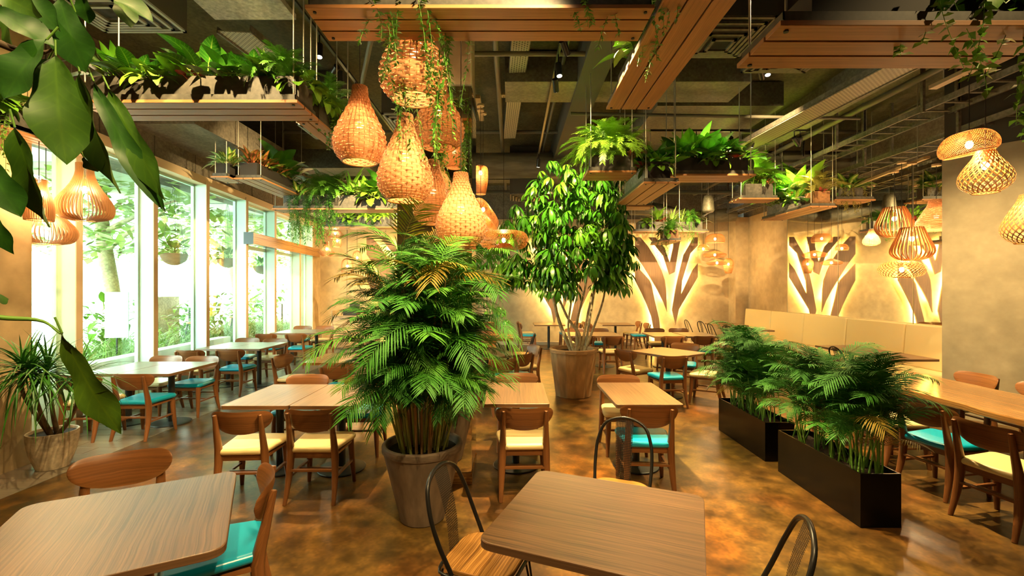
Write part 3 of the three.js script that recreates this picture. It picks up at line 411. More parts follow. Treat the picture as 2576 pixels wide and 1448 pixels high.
// plant kinds: [part name, leaf name, geometries, material, leaves, pitch range, spread of feet, leaf scale]
const KIND = {
  aglaonema: ['aglaonema', 'leaf', G.lance, M.creme, 20, [0.25, 1.3], 0.05, 0.85], cordyline: ['cordyline', 'leaf', G.lance, M.pink, 20, [0.3, 1.35], 0.05, 0.9], calathea: ['calathea', 'leaf', G.broad, M.calathea, 13, [0.1, 1.2], 0.05, 1], philodendron: ['philodendron', 'leaf', G.lance, M.green, 16, [0.1, 1.2], 0.06, 1.15], lily: ['peace_lily', 'leaf', G.lance, M.mid, 22, [0.35, 1.4], 0.05, 1.1], limelance: ['dieffenbachia', 'leaf', G.lance, M.lime, 14, [0.5, 1.45], 0.05, 1.35], monstera: ['monstera', 'leaf', G.broad, M.green, 10, [0.3, 1.25], 0.06, 1.15], pothos: ['pothos', 'leaf', G.heart, M.lime, 26, [-0.5, 1.1], 0.09, 1.1], deeppothos: ['pothos', 'leaf', G.heart, M.mid, 26, [-0.7, 1.0], 0.1, 1.0], spider: ['spider_plant', 'leaf', G.strap, M.creme, 26, [0.4, 1.45], 0.03, 0.9], dracaena: ['dracaena', 'leaf', G.strap, M.mid, 24, [0.4, 1.5], 0.03, 1.15], bromeliad: ['bromeliad', 'leaf', G.strap, M.bronze, 18, [0.5, 1.45], 0.02, 0.6], gold: ['bromeliad', 'leaf', G.strap, M.lime, 16, [0.5, 1.3], 0.02, 0.6], redleaf: ['anthurium', 'leaf', G.heart, M.red, 8, [0.4, 1.3], 0.06, 0.9], fern: ['fern', 'frond', G.fern, M.fern, 52, [-0.2, 1.3], 0.04, 1.05], darkfern: ['fern', 'frond', G.fern, M.vine, 40, [0.0, 1.1], 0.04, 1.0], brownfern: ['fern', 'frond', G.fern, M.fernBrown, 26, [0.0, 1.0], 0.04, 0.9], lacy: ['tree_philodendron', 'leaf', G.lacy, M.mid, 16, [0.1, 1.1], 0.05, 1.05], deep: ['rubber_plant', 'leaf', G.broad, M.deep, 8, [0.0, 1.0], 0.05, 1.0], tall: ['bird_of_paradise', 'leaf', G.lance, M.lime, 10, [1.0, 1.5], 0.03, 1.9],
};
function plant(parent, kind, x, y, z, s = 1, bias = null) {
  s *= 1.18; const [pn, ln, gs, m, n0, [p0, p1], foot, ls] = KIND[kind], n = Math.round(n0 * 1.35), g = new THREE.Group(); g.name = pn; g.position.set(x, y, z); parent.add(g); reseed(Math.round(Math.abs(x * 977 + z * 613 + y * 31) * 100) + kind.length * 77);
  for (let i = 0; i < n; i++) { const yaw = i * 2.39996 + rr(-0.3, 0.3), k = i / n, pt = p0 + (p1 - p0) * Math.pow(k, 0.8) + rr(-0.12, 0.12); put(ln, gs[i % gs.length], m, g, Math.sin(yaw) * foot * (1 - k), 0, Math.cos(yaw) * foot * (1 - k), yaw, pt, rr(-0.3, 0.3), s * ls * rr(0.8, 1.12)); }
  return g;
}
function trail(parent, gs, m, x0, x1, y, z, n, s0, s1, sd) { reseed(sd); for (let i = 0; i < n; i++) { const o = mesh('trailing_stem', gs[i % gs.length], m, parent); const s = rr(s0, s1); o.position.set(x0 + (x1 - x0) * (n > 1 ? i / (n - 1) : 0.5) + rr(-0.02, 0.02), y + rr(-0.01, 0.01), z + rr(0, 0.04)); o.rotation.y = rr(0, 6.28); o.scale.set(rr(0.85, 1.15), s, rr(0.85, 1.15)); } }

// further small fronds or leaf clusters deep inside a crown, past the ones built as parts
function spray(parent, g, m, n, at) { const im = new THREE.InstancedMesh(g, m, n), o = new THREE.Object3D(); o.rotation.order = 'YXZ'; for (let i = 0; i < n; i++) { const [x, y, z, yaw, pitch, s] = at(); o.position.set(x, y, z); o.rotation.set(-pitch, yaw, rr(-0.3, 0.3)); o.scale.setScalar(Math.max(0.2, s)); o.updateMatrix(); im.setMatrixAt(i, o.matrix); } im.name = 'inner_foliage'; im.userData.kind = 'stuff'; parent.add(im); }
const palmF = [1, 2, 3, 4, 5].map((k) => frondGeo({ len: 0.5 + 0.05 * k, pairs: 21, leaf: 0.22, wid: 0.0125, a0: 0.95, bend: 1.0 + 0.2 * k, bare: 0.25, spread: 0.85, hang: 0.3, sd: k + 20 }));
function potProfile(rb, rt, h, lip, wall = 0.03) { return [[0, 0], [rb - 0.008, 0], [rb, 0.008], [rt - 0.012, h - lip], [rt, h - lip + 0.01], [rt, h - 0.01], [rt - 0.008, h], [rt - wall, h], [rt - wall - 0.006, h - 0.012], [rt - wall - 0.02, h - 0.07]]; }
// big bamboo palm in the foreground
{
  const t = thing('bamboo_palm', 'large bushy bamboo palm in a tall grey-brown pot before the mirrored column', 'potted plant', [-0.71, 0, -3.62]);
  mesh('pot', lathe(potProfile(0.175, 0.315, 0.6, 0.06), 48), M.potGrey, t); mesh('soil', new THREE.CircleGeometry(0.278, 40).rotateX(-Math.PI / 2).translate(0, 0.545, 0), M.soil, t);
  reseed(42);
  const canes = []; for (let i = 0; i < 42; i++) { const a = i * 2.4, r = 0.19 * Math.sqrt((i + 0.5) / 42), h = (0.62 + 0.98 * rnd()) * (1 - 0.08 * r / 0.19), lean = rr(0.08, 0.24), b = V(r * Math.sin(a), 0.54, r * Math.cos(a)), e = V(b.x + Math.sin(a) * lean, 0.54 + h, b.z + Math.cos(a) * lean * 0.8); canes.push([a, b, e, h]); }
  for (const [a, b, e] of canes) mesh('cane', limb([b, b.clone().lerp(e, 0.5).add(V(0, 0.02, 0)), e], [0.011, 0.009, 0.005], 6, 6), rnd() < 0.35 ? M.caneBrown : M.cane, t);
  reseed(99); let fronds = 0;
  for (let k = 0; k < 8; k++) for (const [a, b, e, h] of canes) {
    if (k > 3 + 3.5 * h) continue; const f = 1 - k * 0.12 * rr(0.6, 1.1), p = b.clone().lerp(e, Math.max(0.3, f)), yaw = a * 0.4 + k * 2.4 + rr(-0.5, 0.5), high = p.y > 1.45;
    if (p.y < 0.82 && k % 2 || rnd() > 0.92 || fronds++ > 292) continue;
    put('frond', palmF[(k + Math.floor(a)) % 5], high && rnd() < 0.22 ? M.palmGold : rnd() < 0.4 ? M.palm2 : M.palm, t, p.x, p.y, p.z, yaw, rr(-0.35, 0.35) + (k < 2 ? 0.3 : 0), rr(-0.25, 0.25), Math.min(rr(0.75, 1.1) * (p.y < 0.9 ? 0.42 : p.y < 1.3 ? 0.78 : 0.95), Math.cos(yaw) < 0 ? Math.max(0.25, (0.58 + p.z) / (-Math.cos(yaw) * 0.62 + 0.08)) : 9));
  }
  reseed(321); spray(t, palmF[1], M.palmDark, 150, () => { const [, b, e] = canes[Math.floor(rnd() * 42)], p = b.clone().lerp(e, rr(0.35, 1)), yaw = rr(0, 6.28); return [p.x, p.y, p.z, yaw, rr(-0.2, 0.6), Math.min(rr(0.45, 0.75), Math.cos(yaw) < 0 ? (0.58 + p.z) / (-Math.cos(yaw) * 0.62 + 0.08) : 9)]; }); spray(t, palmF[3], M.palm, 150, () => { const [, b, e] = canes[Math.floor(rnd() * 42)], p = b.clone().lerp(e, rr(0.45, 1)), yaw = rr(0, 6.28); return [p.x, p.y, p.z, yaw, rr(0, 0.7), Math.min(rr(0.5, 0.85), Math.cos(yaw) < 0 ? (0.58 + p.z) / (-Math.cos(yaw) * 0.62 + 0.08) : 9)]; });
}
// black planter boxes with parlour palms
const parF = [1, 2, 3, 4].map((k) => frondGeo({ len: 0.42 + 0.04 * k, pairs: 20, leaf: 0.2, wid: 0.012, a0: 1.32, bend: 0.5 + 0.3 * k, bare: 0.22, spread: 0.85, hang: 0.35, sd: k + 40 }));
function palmBox(x, z, sd, label) {
  const t = thing('palm_planter', label, 'planter', [x, 0, z]), L = 1.07, W = 0.31, H = 0.41;
  mesh('box', [bx(-W / 2, W / 2, 0, 0.02, -L / 2, L / 2), bx(-W / 2, -W / 2 + 0.012, 0.02, H, -L / 2, L / 2), bx(W / 2 - 0.012, W / 2, 0.02, H, -L / 2, L / 2), bx(-W / 2 + 0.012, W / 2 - 0.012, 0.02, H, -L / 2, -L / 2 + 0.012), bx(-W / 2 + 0.012, W / 2 - 0.012, 0.02, H, L / 2 - 0.012, L / 2)], M.gloss, t);
  mesh('soil', bx(-W / 2 + 0.012, W / 2 - 0.012, 0.02, H - 0.05, -L / 2 + 0.012, L / 2 - 0.012), M.soil, t);
  reseed(sd); const cs = [];
  for (let i = 0; i < 52; i++) { const b = V(rr(-0.1, 0.1), H - 0.06, rr(-0.47, 0.47)), h = rr(0.36, 0.74), e = V(b.x + rr(-0.12, 0.12), b.y + h, b.z + rr(-0.09, 0.09)); cs.push(e); mesh('stem', limb([b, b.clone().lerp(e, 0.5).add(V(rr(-0.015, 0.015), 0, 0)), e], [0.008, 0.006, 0.0035], 5, 5), M.caneGreen, t); }
  for (let k = 0; k < 4; k++) for (const e of cs) if (k < 2 || rnd() < 0.75) put('frond', parF[Math.floor(rnd() * 4)], rnd() < 0.3 ? M.palm : rnd() < 0.06 ? M.palmGold : M.palmDark, t, e.x, e.y - 0.09 * k, e.z, rr(0, 6.28), rnd() < 0.35 ? rr(0.0, 0.4) : rr(-0.45, 0.1), rr(-0.3, 0.3), rr(0.6, 1.0));
}
palmBox(2.81, -5.31, 5, 'glossy black planter box of parlour palms, the farther of two'); palmBox(2.8, -3.99, 8, 'glossy black planter box of parlour palms, the nearer of two');
// umbrella tree in the tan pot
const clusterG = [1, 2, 3].map((k) => { reseed(k * 33); const ls = [], n = 9; for (let i = 0; i < n; i++) { const g = leafGeo(rr(0.18, 0.24), 0.058, { droop: rr(0.35, 0.9), stalk: 0.035, shape: 'obov', n: 5 }); g.rotateX(rr(0.25, 0.8)); g.rotateY(i / n * 6.283 + rr(-0.2, 0.2)); ls.push(g); } return merge(ls); });
{
  const t = thing('umbrella_tree', 'tall umbrella tree with several pale trunks in a big tan pot', 'potted plant', [1.04, 0, -7.75]);
  mesh('pot', lathe(potProfile(0.30, 0.405, 0.8, 0.07, 0.04), 14).toNonIndexed(), M.potTan, t).geometry.computeVertexNormals(); mesh('soil', new THREE.CircleGeometry(0.355, 32).rotateX(-Math.PI / 2).translate(0, 0.735, 0), M.soil, t);
  const tr = [[V(-0.02, 0.72, 0.1), V(-0.24, 1.25, 0.05), V(-0.36, 1.85, 0), V(-0.36, 2.6, 0), V(-0.6, 3.1, 0.1)], [V(0.02, 0.72, 0.12), V(0.1, 1.0, 0.1), V(-0.12, 1.35, 0.1), V(-0.34, 2.0, 0.12), V(-0.2, 3.0, 0.1)], [V(0.06, 0.72, 0.1), V(0.06, 1.2, 0.05), V(0.22, 1.9, 0), V(0.3, 2.7, 0.05), V(0.25, 3.5, 0)], [V(0.12, 0.72, 0.08), V(0.22, 1.3, 0.1), V(0.38, 2.1, 0.1), V(0.5, 2.9, 0.15), V(0.5, 3.3, 0.1)], [V(0.2, 0.72, 0.0), V(0.32, 1.4, -0.1), V(0.46, 2.2, -0.1), V(0.6, 2.9, -0.1), V(0.62, 3.2, 0)], [V(0.0, 0.72, 0.16), V(-0.1, 1.1, 0.18), V(-0.05, 1.6, 0.15), V(0.1, 2.3, 0.1), V(0.05, 3.0, 0.1)], [V(0.16, 0.72, 0.12), V(0.3, 1.1, 0.16), V(0.5, 1.7, 0.15), V(0.55, 2.4, 0.1), V(0.7, 2.9, 0.1)]];
  tr.forEach((p, i) => mesh('trunk', limb(p, [0.045, 0.034, 0.026, 0.02, 0.012].map((r) => r * (i < 2 ? 0.85 : 0.6)), 24, 8), M.bark, t));
  reseed(1234); let made = 0;
  const blobs = [[-0.72, 2.8, 0.1, 0.55, 0.5], [-0.1, 3.4, 0.2, 0.7, 0.6], [0.4, 3.5, 0.1, 0.45, 0.5], [0.62, 2.75, 0.15, 0.45, 0.6], [0, 2.55, 0.2, 0.75, 0.45], [-0.95, 2.2, -0.2, 0.35, 0.3], [-0.25, 2.05, 0.15, 0.45, 0.28], [0.65, 2.2, 0.1, 0.35, 0.35], [0.2, 2.6, -0.2, 0.8, 0.6]];
  for (const [bx0, by, bz, rx, ry] of blobs) for (let i = 0; i < 33; i++) { const a = rr(0, 6.28), q = Math.pow(rnd(), 0.45), e = rr(-1, 1), x = bx0 + rx * q * Math.cos(a) * Math.sqrt(1 - e * e * 0.7), y = by + ry * q * e, z = bz + rx * 0.8 * q * Math.sin(a); put('leaf_cluster', clusterG[made++ % 3], rnd() < 0.4 ? M.schef2 : M.schef, t, x, y, z, rr(0, 6.28), rr(-0.5, 0.35), rr(-0.4, 0.4), rr(0.75, 1.2)); }
  for (const [m, k] of [[M.schef, 0], [M.schef2, 1]]) spray(t, clusterG[k], m, 85, () => { const [x0, y0, z0, rx, ry] = blobs[Math.floor(rnd() * 9)], a = rr(0, 6.28), q = Math.sqrt(rnd()), e = rr(-1, 1); return [x0 + rx * q * Math.cos(a), y0 + ry * e, z0 + rx * 0.7 * q * Math.sin(a), rr(0, 6.28), rr(-0.5, 0.3), rr(0.6, 0.95)]; });
  for (let i = 0; i < 30; i++) { const p = tr[i % 5], c = new THREE.CatmullRomCurve3(p), a = c.getPoint(rr(0.55, 1)), e = a.clone().add(V(rr(-0.4, 0.4), rr(0.0, 0.3), rr(-0.2, 0.3))); mesh('twig', rod(a, e, 0.006, 5), M.caneGreen, t); }
}
// dracaena in the cream bowl pot by the left wall
{
  const t = thing('dracaena', 'spiky dracaena with four bare stems in a round cream pot by the window', 'potted plant', [-4.66, 0, -4.62]);
  mesh('pot', lathe([[0, 0], [0.115, 0], [0.128, 0.01], [0.178, 0.16], [0.198, 0.28], [0.203, 0.37], [0.198, 0.375], [0.188, 0.372], [0.184, 0.33], [0.178, 0.3]], 40), M.potCream, t); mesh('soil', new THREE.CircleGeometry(0.184, 32).rotateX(-Math.PI / 2).translate(0, 0.345, 0), M.soil, t);
  const blade = [0.25, 0.5, 0.9, 1.3].map((d) => leafGeo(0.42, 0.022, { droop: d, shape: 'strap', fold: 0.5, n: 6 }));
  const st = [[V(0.0, 0.33, 0.02), V(-0.02, 0.6, 0.16), V(0.06, 0.84, 0.34), V(0.16, 1.04, 0.44)], [V(0.03, 0.33, 0.04), V(0.06, 0.55, 0.16), V(0.08, 0.76, 0.24), V(0.2, 1.0, 0.4)], [V(0.05, 0.33, 0.0), V(0.16, 0.6, 0.16), V(0.24, 0.8, 0.26), V(0.29, 1.0, 0.34)], [V(0.08, 0.33, 0.04), V(0.26, 0.5, 0.1), V(0.42, 0.7, 0.18), V(0.48, 0.92, 0.22)]];
  reseed(77); st.forEach((p, k) => { mesh('stem', limb(p, [0.024, 0.018, 0.015, 0.014], 12, 8), M.barkBrown, t); const c = p[3]; for (let i = 0; i < 74; i++) { const yaw = i * 2.4 + rr(-0.2, 0.2), f = i / 74; put('blade', blade[Math.floor(rr(0, 2) + 2 * (1 - f))], M.drac, t, c.x, c.y + 0.05 * f, c.z, yaw, -0.2 + 1.6 * f + rr(-0.1, 0.1), 0, rr(0.75, 1.15)); } });
}
// terracotta pot with a climbing plant, far centre
{
  const t = thing('climbing_plant', 'leafy climbing plant in a tall terracotta pot behind the column', 'potted plant', [-0.62, 0, -11.3]);
  mesh('pot', lathe(potProfile(0.2, 0.28, 1.0, 0.06), 28), M.terracotta, t); mesh('soil', new THREE.CircleGeometry(0.245, 24).rotateX(-Math.PI / 2).translate(0, 0.94, 0), M.soil, t);
  for (let i = 0; i < 4; i++) mesh('stem', limb([V(0.06 * (i - 1.5), 0.93, 0), V(0.09 * (i - 1.5), 1.8, 0.03), V(0.12 * (i - 1.5) + 0.05, 2.9, 0)], [0.014, 0.011, 0.006], 10, 6), M.bark, t);
  reseed(501); for (let i = 0; i < 90; i++) put('leaf_cluster', clusterG[i % 3], rnd() < 0.5 ? M.schef2 : M.schef, t, rr(-0.35, 0.5), i < 16 ? rr(0.98, 1.35) : rr(2.0, 3.3), rr(-0.25, 0.3), rr(0, 6.28), rr(-0.5, 0.3), 0, rr(0.6, 0.9)); for (let i = 0; i < 14; i++) { const o = mesh('trailing_stem', G.long[i % 3], M.vine, t); o.position.set(rr(-0.3, 0.45), rr(1.9, 2.5), rr(-0.1, 0.2)); o.rotation.y = rr(0, 6); o.scale.set(1.3, rr(0.6, 1.1), 1.3); }
}
// mango-like tree close to the camera at the left, its trunk outside the frame
{
  const t = thing('foreground_tree', 'close-up tree branch with long glossy drooping leaves at the upper left', 'potted plant', [-1.9, 0, -0.62]);
  mesh('pot', lathe(potProfile(0.17, 0.24, 0.45, 0.05), 32), M.potGrey, t); mesh('soil', new THREE.CircleGeometry(0.2, 24).rotateX(-Math.PI / 2).translate(0, 0.4, 0), M.soil, t);
  mesh('trunk', limb([V(0, 0.38, 0), V(0.04, 1.2, -0.03), V(-0.02, 2.0, 0.02), V(0.12, 2.6, -0.15)], [0.035, 0.03, 0.025, 0.016], 20, 8), M.barkBrown, t);
  mesh('branch', limb([V(0.1, 2.5, -0.1), V(0.572, 2.446, -0.46), V(0.688, 2.406, -0.51), V(0.747, 2.416, -0.52), V(0.747, 2.487, -0.53)], [0.014, 0.011, 0.008, 0.006, 0.004], 16, 6), M.barkBrown, t); mesh('branch', limb([V(0.0, 1.7, 0), V(0.569, 1.759, -0.44), V(0.682, 1.747, -0.48), V(0.768, 1.739, -0.48), V(0.809, 1.71, -0.48)], [0.012, 0.009, 0.006, 0.004, 0.003], 16, 6), M.caneGreen, t);
  // each leaf: stalk end, tip (metres in the tree's own axes), width, tone
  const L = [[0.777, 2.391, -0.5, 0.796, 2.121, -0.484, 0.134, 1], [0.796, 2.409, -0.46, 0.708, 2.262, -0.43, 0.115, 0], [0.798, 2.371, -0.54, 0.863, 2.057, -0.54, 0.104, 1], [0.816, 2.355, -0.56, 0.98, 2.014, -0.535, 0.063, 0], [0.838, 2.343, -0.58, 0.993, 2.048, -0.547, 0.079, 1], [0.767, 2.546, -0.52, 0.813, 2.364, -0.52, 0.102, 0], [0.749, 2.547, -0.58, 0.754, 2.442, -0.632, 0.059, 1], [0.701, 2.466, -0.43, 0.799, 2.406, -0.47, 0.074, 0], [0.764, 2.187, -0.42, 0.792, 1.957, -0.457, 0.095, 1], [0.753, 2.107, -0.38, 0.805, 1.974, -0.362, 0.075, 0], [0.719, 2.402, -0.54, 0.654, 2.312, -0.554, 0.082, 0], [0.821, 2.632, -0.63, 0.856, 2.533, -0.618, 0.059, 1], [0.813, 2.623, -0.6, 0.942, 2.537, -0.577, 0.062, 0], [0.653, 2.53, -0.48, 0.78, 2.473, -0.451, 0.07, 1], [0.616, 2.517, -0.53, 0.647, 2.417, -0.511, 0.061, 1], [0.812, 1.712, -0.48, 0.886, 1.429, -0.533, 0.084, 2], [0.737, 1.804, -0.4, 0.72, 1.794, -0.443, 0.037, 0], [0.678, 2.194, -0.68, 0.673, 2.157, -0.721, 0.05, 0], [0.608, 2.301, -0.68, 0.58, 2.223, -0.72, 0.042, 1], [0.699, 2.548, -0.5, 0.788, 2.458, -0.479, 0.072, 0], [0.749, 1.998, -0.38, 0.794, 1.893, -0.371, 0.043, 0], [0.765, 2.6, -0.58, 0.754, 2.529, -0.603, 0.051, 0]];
  reseed(88);
  for (const [x0, y0, z0, x1, y1, z1, w, lit] of L) {
    const a = V(x0, y0, z0), b = V(x1, y1, z1), len = a.distanceTo(b), g = leafGeo(1, w / len, { droop: rr(0.08, 0.25), fold: rr(0.15, 0.5), n: 14, shape: 'mango', wave: 0.02, twist: rr(-0.9, 0.9) });
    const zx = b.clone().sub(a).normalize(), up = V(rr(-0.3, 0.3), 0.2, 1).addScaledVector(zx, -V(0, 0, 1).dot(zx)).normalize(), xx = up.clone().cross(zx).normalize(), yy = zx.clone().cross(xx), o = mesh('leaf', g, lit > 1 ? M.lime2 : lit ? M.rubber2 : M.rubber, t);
    o.quaternion.setFromRotationMatrix(new THREE.Matrix4().makeBasis(xx, yy, zx)); o.scale.setScalar(len); o.position.copy(a);
    mesh('leaf_stalk', rod(a, a.clone().addScaledVector(zx, -0.04), 0.0025, 5), M.caneGreen, t);
  }
}
// ---------- hanging shelves with planters ----------
const CEIL = 5.1;
const slatG = {};
function shelf(x0, x1, z0, z1, y, along, label, boards = 3) {   // slatted underside at height y, metal tray on it, steel rods to the ceiling
  const t = thing('hanging_shelf', label, 'hanging shelf', [(x0 + x1) / 2, y, (z0 + z1) / 2], 0, 'hanging plant shelves'), W = x1 - x0, D = z1 - z0, across = along === 'x' ? D : W, len = along === 'x' ? W : D, bw = across / boards;
  for (let i = 0; i < boards; i++) { const c = -across / 2 + bw * (i + 0.5); mesh('slat', along === 'x' ? rbox(len, 0.026, bw - 0.014, 0.003, 0, 0.013, c, 1) : rbox(bw - 0.014, 0.026, len, 0.003, c, 0.013, 0, 1), M.shelfWood, t); }
  const i = 0.02; mesh('tray', [bx(-W / 2 + i, W / 2 - i, 0.027, 0.035, -D / 2 + i, D / 2 - i), bx(-W / 2 + i, W / 2 - i, 0.035, 0.075, D / 2 - i - 0.006, D / 2 - i), bx(-W / 2 + i, W / 2 - i, 0.035, 0.075, -D / 2 + i, -D / 2 + i + 0.006), bx(-W / 2 + i, -W / 2 + i + 0.006, 0.035, 0.075, -D / 2 + i, D / 2 - i), bx(W / 2 - i - 0.006, W / 2 - i, 0.035, 0.075, -D / 2 + i, D / 2 - i)], M.tray, t);
  for (const sx of [-1, 1]) for (const sz of [-1, 1]) { const px = sx * (W / 2 - 0.05), pz = sz * (D / 2 - 0.05); const r = mesh('rod', rod(V(px, 0.0, pz), V(px, CEIL - y, pz), 0.006, 6), M.steel, t); mesh('bolt', cyl(0.012, 0.012, 0.008, px, -0.004, pz, 8), M.darkMetal, r); }
  return t;
}
function trough(cx, y, cz, w, h, d, mat, label, plants = [], group = 'planter boxes on the hanging shelves') {
  const t = thing('planter_trough', label, 'planter', [cx, y, cz], 0, group), k = 0.008;
  mesh('box', [bx(-w / 2, w / 2, 0, k, -d / 2, d / 2), bx(-w / 2, -w / 2 + k, k, h, -d / 2, d / 2), bx(w / 2 - k, w / 2, k, h, -d / 2, d / 2), bx(-w / 2 + k, w / 2 - k, k, h, -d / 2, -d / 2 + k), bx(-w / 2 + k, w / 2 - k, k, h, d / 2 - k, d / 2)], mat, t);
  mesh('soil', bx(-w / 2 + k, w / 2 - k, k, h - 0.02, -d / 2 + k, d / 2 - k), M.soil, t);
  for (const [kind, px, pz, s] of plants) plant(t, kind, px, h - 0.03, pz, s ?? 1);
  return t;
}
const TY = 0.036;
shelf(-3.55, -1.74, -4.1, -3.68, 3.32, 'x', 'slatted hanging shelf at the upper left, its long front side');
shelf(-1.955, -1.735, -5.0, -4.11, 3.32, 'z', 'slatted hanging shelf arm running back beside the left wicker lamp', 2);
let q = trough(-2.62, 3.32 + TY, -3.89, 1.72, 0.215, 0.26, M.boxGrey, 'long grey planter trough full of mixed foliage at the upper left', [['lily', -0.75, 0, 0.75], ['calathea', -0.55, 0.02, 0.7], ['pothos', -0.36, 0.1, 0.95], ['lily', -0.2, -0.04, 0.8], ['calathea', 0.02, 0.02, 0.9], ['philodendron', 0.24, -0.02, 0.75], ['redleaf', -0.04, 0.08, 0.7], ['calathea', 0.4, -0.02, 0.7], ['spider', 0.52, -0.05, 0.8], ['limelance', 0.6, 0.0, 0.62], ['darkfern', 0.72, 0.06, 0.7], ['darkfern', 0.5, 0.06, 0.5], ['deeppothos', 0.8, 0, 1.0], ['gold', 0.3, 0.08, 0.6], ['bromeliad', -0.62, 0.08, 0.5]]);
q = trough(-1.845, 3.32 + TY, -4.48, 0.17, 0.2, 0.66, M.boxGrey, 'narrow grey planter on the arm beside the left wicker lamp', [['deeppothos', 0, 0.2, 1.1], ['darkfern', 0.02, 0.0, 0.9], ['redleaf', 0.05, -0.15, 0.8], ['pothos', 0, -0.26, 1], ['deeppothos', 0.04, 0.3, 1.2]]); trail(q, G.bead, M.vine, 0.06, 0.09, 0.2, 0.1, 5, 0.5, 1.1, 3);
shelf(-1.38, 0.95, -3.44, -3.02, 3.68, 'x', 'slatted hanging shelf across the top centre above the wicker lamps');
q = trough(-0.2, 3.68 + TY, -3.23, 1.9, 0.22, 0.26, M.boxGrey, 'long planter trough with trailing vines at the top centre', [['darkfern', -0.8, 0, 0.9], ['pothos', 0.8, 0.02, 1]]); trail(q, G.long, M.vine, -0.78, -0.35, 0.21, 0.13, 9, 0.35, 0.8, 4); trail(q, G.long, M.vine, -0.62, -0.24, 0.21, -0.19, 16, 0.75, 1.28, 9); trail(q, G.vine, M.vine, 0.6, 0.85, 0.21, 0.13, 6, 0.6, 1.0, 14);
shelf(0.975, 1.46, -4.75, -1.9, 3.68, 'z', 'slatted hanging shelf running towards us right of the top centre');
q = trough(1.2, 3.68 + TY, -3.6, 0.28, 0.22, 1.9, M.boxGrey, 'long grey planter on the shelf running towards us', [['calathea', -0.1, 0.35, 1], ['philodendron', -0.12, 0.1, 1.1], ['pothos', -0.1, -0.3, 1.1], ['lily', 0, -0.6, 0.9], ['limelance', -0.1, 0.55, 0.9]]); trail(q, G.bead, M.vine, -0.17, -0.15, 0.2, 0.5, 6, 0.6, 1.2, 21); trail(q, G.vine, M.vine, -0.17, -0.15, 0.2, 0.1, 5, 0.6, 1.0, 22);
shelf(1.25, 2.66, -2.54, -2.11, 3.04, 'x', 'slatted hanging shelf at the top right, nearest the camera');
q = trough(2.0, 3.04 + TY, -2.33, 1.1, 0.2, 0.26, M.boxBlack, 'black planter trough on the top right shelf', [['deeppothos', 0.3, 0.05, 1]]); trail(q, G.near, M.mid, -0.02, 0.04, 0.19, 0.14, 2, 0.55, 0.7, 31); trail(q, G.near, M.mid, 0.12, 0.24, 0.19, 0.14, 4, 0.8, 1.15, 33); trail(q, G.near, M.mid, 0.42, 0.5, 0.19, 0.14, 3, 0.8, 1.5, 35);
shelf(1.67, 2.15, -7.3, -5.8, 3.15, 'z', 'slatted hanging shelf right of the potted tree, end towards us');
q = trough(1.9, 3.15 + TY, -6.52, 0.27, 0.26, 1.25, M.boxPale, 'pale planter trough on the shelf right of the potted tree', [['pothos', 0.0, 0.5, 1], ['redleaf', -0.1, 0.35, 1], ['cordyline', -0.08, 0.1, 0.7], ['lily', 0, -0.2, 0.9], ['philodendron', 0.05, 0.3, 1], ['spider', 0, -0.45, 0.8]]);
mesh('end_panel', bx(-0.145, 0.145, 0, 0.265, 0.626, 0.634), M.boxBlack, q);
shelf(2.13, 3.26, -6.48, -6.07, 3.32, 'x', 'slatted hanging shelf with the long black trough right of centre');
q = trough(2.68, 3.32 + TY, -6.26, 1.0, 0.22, 0.26, M.boxBlack, 'long black planter trough with large mixed leaves right of centre', [['deep', -0.42, 0.05, 0.9], ['lily', -0.3, 0, 1], ['philodendron', -0.14, 0.03, 1.15], ['monstera', 0.0, 0.04, 0.9], ['calathea', 0.14, 0, 0.9], ['bromeliad', 0.25, 0.06, 1], ['deeppothos', 0.05, 0.1, 1], ['deep', 0.42, 0.06, 0.85], ['gold', 0.44, -0.04, 1.1], ['redleaf', 0.3, 0.03, 1], ['dracaena', -0.3, -0.06, 0.9]]);
shelf(0.98, 1.62, -6.38, -5.9, 3.32, 'x', 'small slatted hanging shelf with the bright lacy fern');
trough(1.33, 3.32 + TY, -6.14, 0.55, 0.22, 0.24, M.boxGrey, 'grey planter with a big bright lime fern', [['fern', -0.12, 0.02, 1.25], ['fern', 0.12, 0.06, 1.05], ['fern', 0.0, -0.04, 1.2], ['cordyline', 0.24, 0.06, 0.7]]);
shelf(1.92, 2.62, -8.8, -8.4, 3.32, 'x', 'slatted hanging shelf far behind the pale trough');
shelf(5.24, 5.72, -9.6, -8.0, 3.24, 'z', 'slatted hanging shelf before the mirrors with many pots');
trough(5.46, 3.24 + TY, -8.95, 0.28, 0.24, 1.1, M.boxPale, 'pale grey trough on the shelf before the mirrors', [['calathea', -0.1, -0.35, 1.5], ['calathea', -0.1, -0.1, 1.4], ['lacy', 0, -0.45, 1.4], ['lacy', 0.05, -0.2, 1.3], ['deep', -0.1, 0.35, 1.1], ['lily', 0, 0.2, 1], ['cordyline', 0.05, 0, 1], ['tall', 0.1, 0.1, 1.2], ['deeppothos', -0.1, 0.3, 1]]);
trough(5.5, 3.24 + TY, -8.2, 0.27, 0.26, 0.27, M.boxRust, 'square rust-brown pot at the end of the shelf before the mirrors', [['brownfern', 0, 0, 1.3], ['redleaf', 0.02, 0.08, 0.8]]);
shelf(4.1, 4.82, -8.62, -8.2, 3.42, 'x', 'small slatted hanging shelf left of the many pots');
trough(4.5, 3.42 + TY, -8.41, 0.5, 0.26, 0.26, M.boxGrey, 'dark grey planter with ferny leaves left of the many pots', [['lacy', -0.05, 0, 1.3], ['darkfern', 0.1, 0, 1.1], ['cordyline', 0.15, 0.06, 0.7], ['limelance', 0.05, -0.05, 0.8]]);
